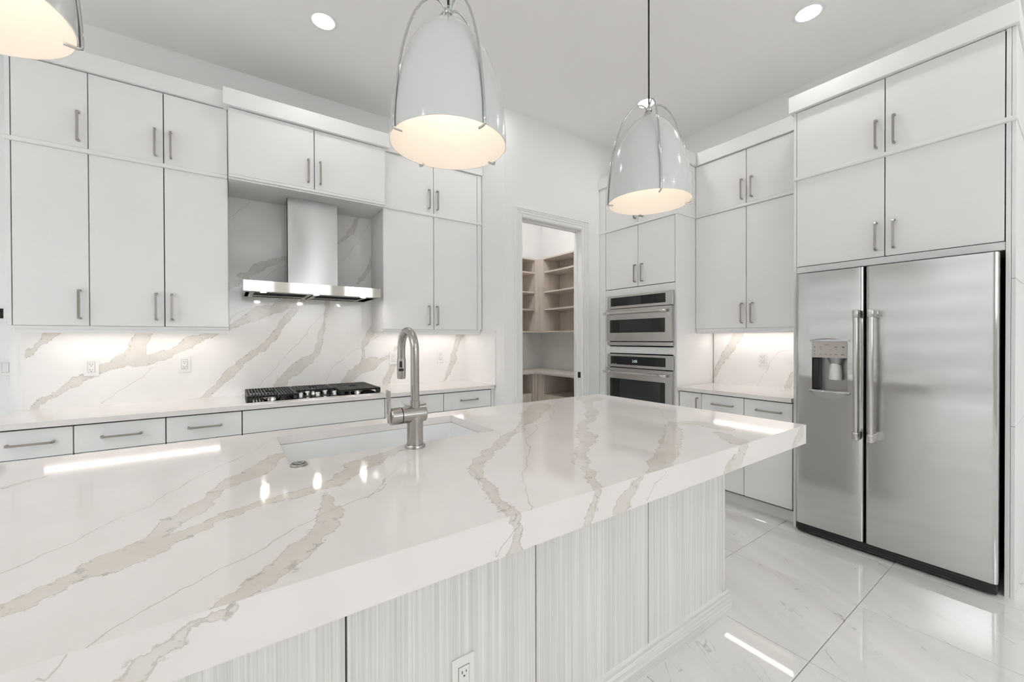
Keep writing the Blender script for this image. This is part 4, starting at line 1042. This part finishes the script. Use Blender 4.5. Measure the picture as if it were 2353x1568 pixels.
ap = [(0.010, 0.462), (0.016, 0.472), (0.026, 0.481), (0.040, 0.486), (0.056, 0.484), (0.078, 0.471), (0.103, 0.444), (0.128, 0.402), (0.150, 0.347), (0.170, 0.278), (0.186, 0.200), (0.197, 0.115), (0.2035, 0.04), (0.2045, 0.0), (0.2040, -0.005), (0.199, -0.007), (0.176, -0.007)]
tube_bm(bm, [(r, 0, z) for r, z in ap], 0.0042, 8)
ARM = bm_mesh('arm', bm, 'chrome', True, 60)
bm = bmesh.new(); lathe_bm(bm, [(0, 0), (0.014, 0), (0.016, 0.006), (0.016, 0.012), (0.010, 0.018), (0.006, 0.03), (0, 0.031)], seg=20); HUB = bm_mesh('hub', bm, 'chrome', True, 40)
bm = bmesh.new(); lathe_bm(bm, [(0.0105, 0), (0.0105, 0.04)], seg=20); STM = bm_mesh('socket_tube', bm, 'chrome', True, 40)
bm = bmesh.new(); tube_bm(bm, [(0, 0, PZ + 0.484), (0, 0, ZC - 0.02)], 0.0042, 10); CRD = bm_mesh('cord', bm, 'cord_black', True, 60)
bm = bmesh.new(); lathe_bm(bm, [(0, -0.025), (0.055, -0.025), (0.062, -0.018), (0.062, 0.0), (0, 0)], seg=32); CAN_ = bm_mesh('canopy', bm, 'chrome', True, 40)
bm = bmesh.new(); lathe_bm(bm, [(0, -0.05), (0.02, -0.046), (0.030, -0.03), (0.033, -0.01), (0.030, 0.012), (0.020, 0.035), (0.013, 0.05), (0.013, 0.08)], seg=24); BLB = bm_mesh('bulb', bm, 'bulb_glow', True, 60)
def pendant(label, x, y, ang):
    e = thing('pendant_lamp', label, 'pendant lamp', (x, y, PZ), 'dome pendants over the island')
    obj('shade', SHA, e, (x, y, PZ)); obj('shade_lining', SHB, e, (x, y, PZ))
    for k in range(4): obj('arm', ARM, e, (x, y, PZ), (0, 0, math.radians(ang + 90 * k)))
    obj('hub', HUB, e, (x, y, PZ + 0.455)); obj('socket_tube', STM, e, (x, y, PZ + PH - 0.005))
    obj('bulb', BLB, e, (x, y, PZ + 0.27)); obj('cord', CRD, e, (x, y, 0)); obj('ceiling_canopy', CAN_, e, (x, y, ZC))
pendant('grey dome pendant lamp cut by the left edge of the view, chrome arms', -0.475, 1.275, 15)
pendant('large grey dome pendant lamp hanging over the island sink', 0.628, 1.282, 6.5)
pendant('grey dome pendant lamp hanging in front of the oven tower', 1.712, 1.258, 51)

# ------------------------------------------------------------------ pantry
ps = thing('pantry_shelving', 'beige wood-grain corner wall shelves inside the pantry', 'shelving', (3.5, 4.4, 1.42))
PX, PY = 3.45, 4.30
SZ = [1.425, 1.725, 1.958, 2.225, 2.405]
def pbox(nm, *a): return box(nm, *a, 'pantry_laminate', ps, 0.001)
pbox('side_panel', 2.13, 2.15, PY, 4.6, 1.425, 2.425); pbox('corner_post', 3.385, PX, PY, 4.598, 1.426, 2.424)
pbox('corner_post', PX, 3.749, 4.20, PY - 0.001, 1.426, 2.424); pbox('side_panel', PX, 3.749, 3.132, 3.15, 1.425, 2.425)
pbox('back_panel', 2.15, 3.385, 4.585, 4.598, 1.43, 2.42); pbox('back_panel', 3.735, 3.749, 3.15, 4.20, 1.43, 2.42)
for z in SZ:
    pbox('shelf', 2.15, 3.385, PY + (0.0 if z in (SZ[0], SZ[-1]) else 0.012), 4.585, z, z + 0.02)
    pbox('shelf', PX + (0.0 if z in (SZ[0], SZ[-1]) else 0.012), 3.735, 3.15, 4.20, z, z + 0.02)
pc = thing('pantry_counter', 'pale corner countertop inside the pantry', 'countertop', (3.4, 4.3, 0.89))
grain('pantry_top', (0.62, 0.58, 0.54), (0.70, 0.67, 0.63), 60, 2)
boxes('slab', [(2.13, 3.749, 4.089, 4.598, 0.889, 0.914), (3.234, 3.749, 3.132, 4.089, 0.889, 0.914)], 'pantry_top', pc)
def pbase(label, f):
    e = thing('pantry_drawer_unit', label, 'cabinet', f('loc')); f(e)
def pb1(e):
    if e == 'loc': return (2.7, 4.3, 0)
    for x in (2.13, 2.66, 3.20): box('upright', x, x + 0.02, 4.12, 4.58, 0, 0.888, 'pantry_laminate', e)
    box('corner_post', 3.222, 3.262, 4.10, 4.14, 0, 0.888, 'pantry_laminate', e, 0.001)
    box('back_panel', 2.15, 3.2, 4.57, 4.58, 0.05, 0.888, 'pantry_laminate', e)
    for x in (2.152, 2.682):
        for z0, z1 in ((0.10, 0.355), (0.36, 0.635)): box('drawer', x, x + 0.506, 4.13, 4.56, z0, z1, 'pantry_laminate', e, 0.001)
def pb2(e):
    if e == 'loc': return (3.5, 3.6, 0)
    for y in (3.14, 3.98): box('upright', 3.27, 3.73, y, y + 0.02, 0, 0.888, 'pantry_laminate', e)
    box('back_panel', 3.73, 3.74, 3.16, 3.98, 0.05, 0.888, 'pantry_laminate', e)
    box('corner_post', 3.262, 3.29, 4.002, 4.098, 0, 0.888, 'pantry_laminate', e, 0.001)
    for z0, z1 in ((0.10, 0.355), (0.36, 0.635)): box('drawer', 3.275, 3.72, 3.162, 3.978, z0, z1, 'pantry_laminate', e, 0.001)
pbase('beige drawer unit under the pantry counter along the pantry back wall', pb1)
pbase('beige drawer unit under the pantry counter along the pantry side wall', pb2)
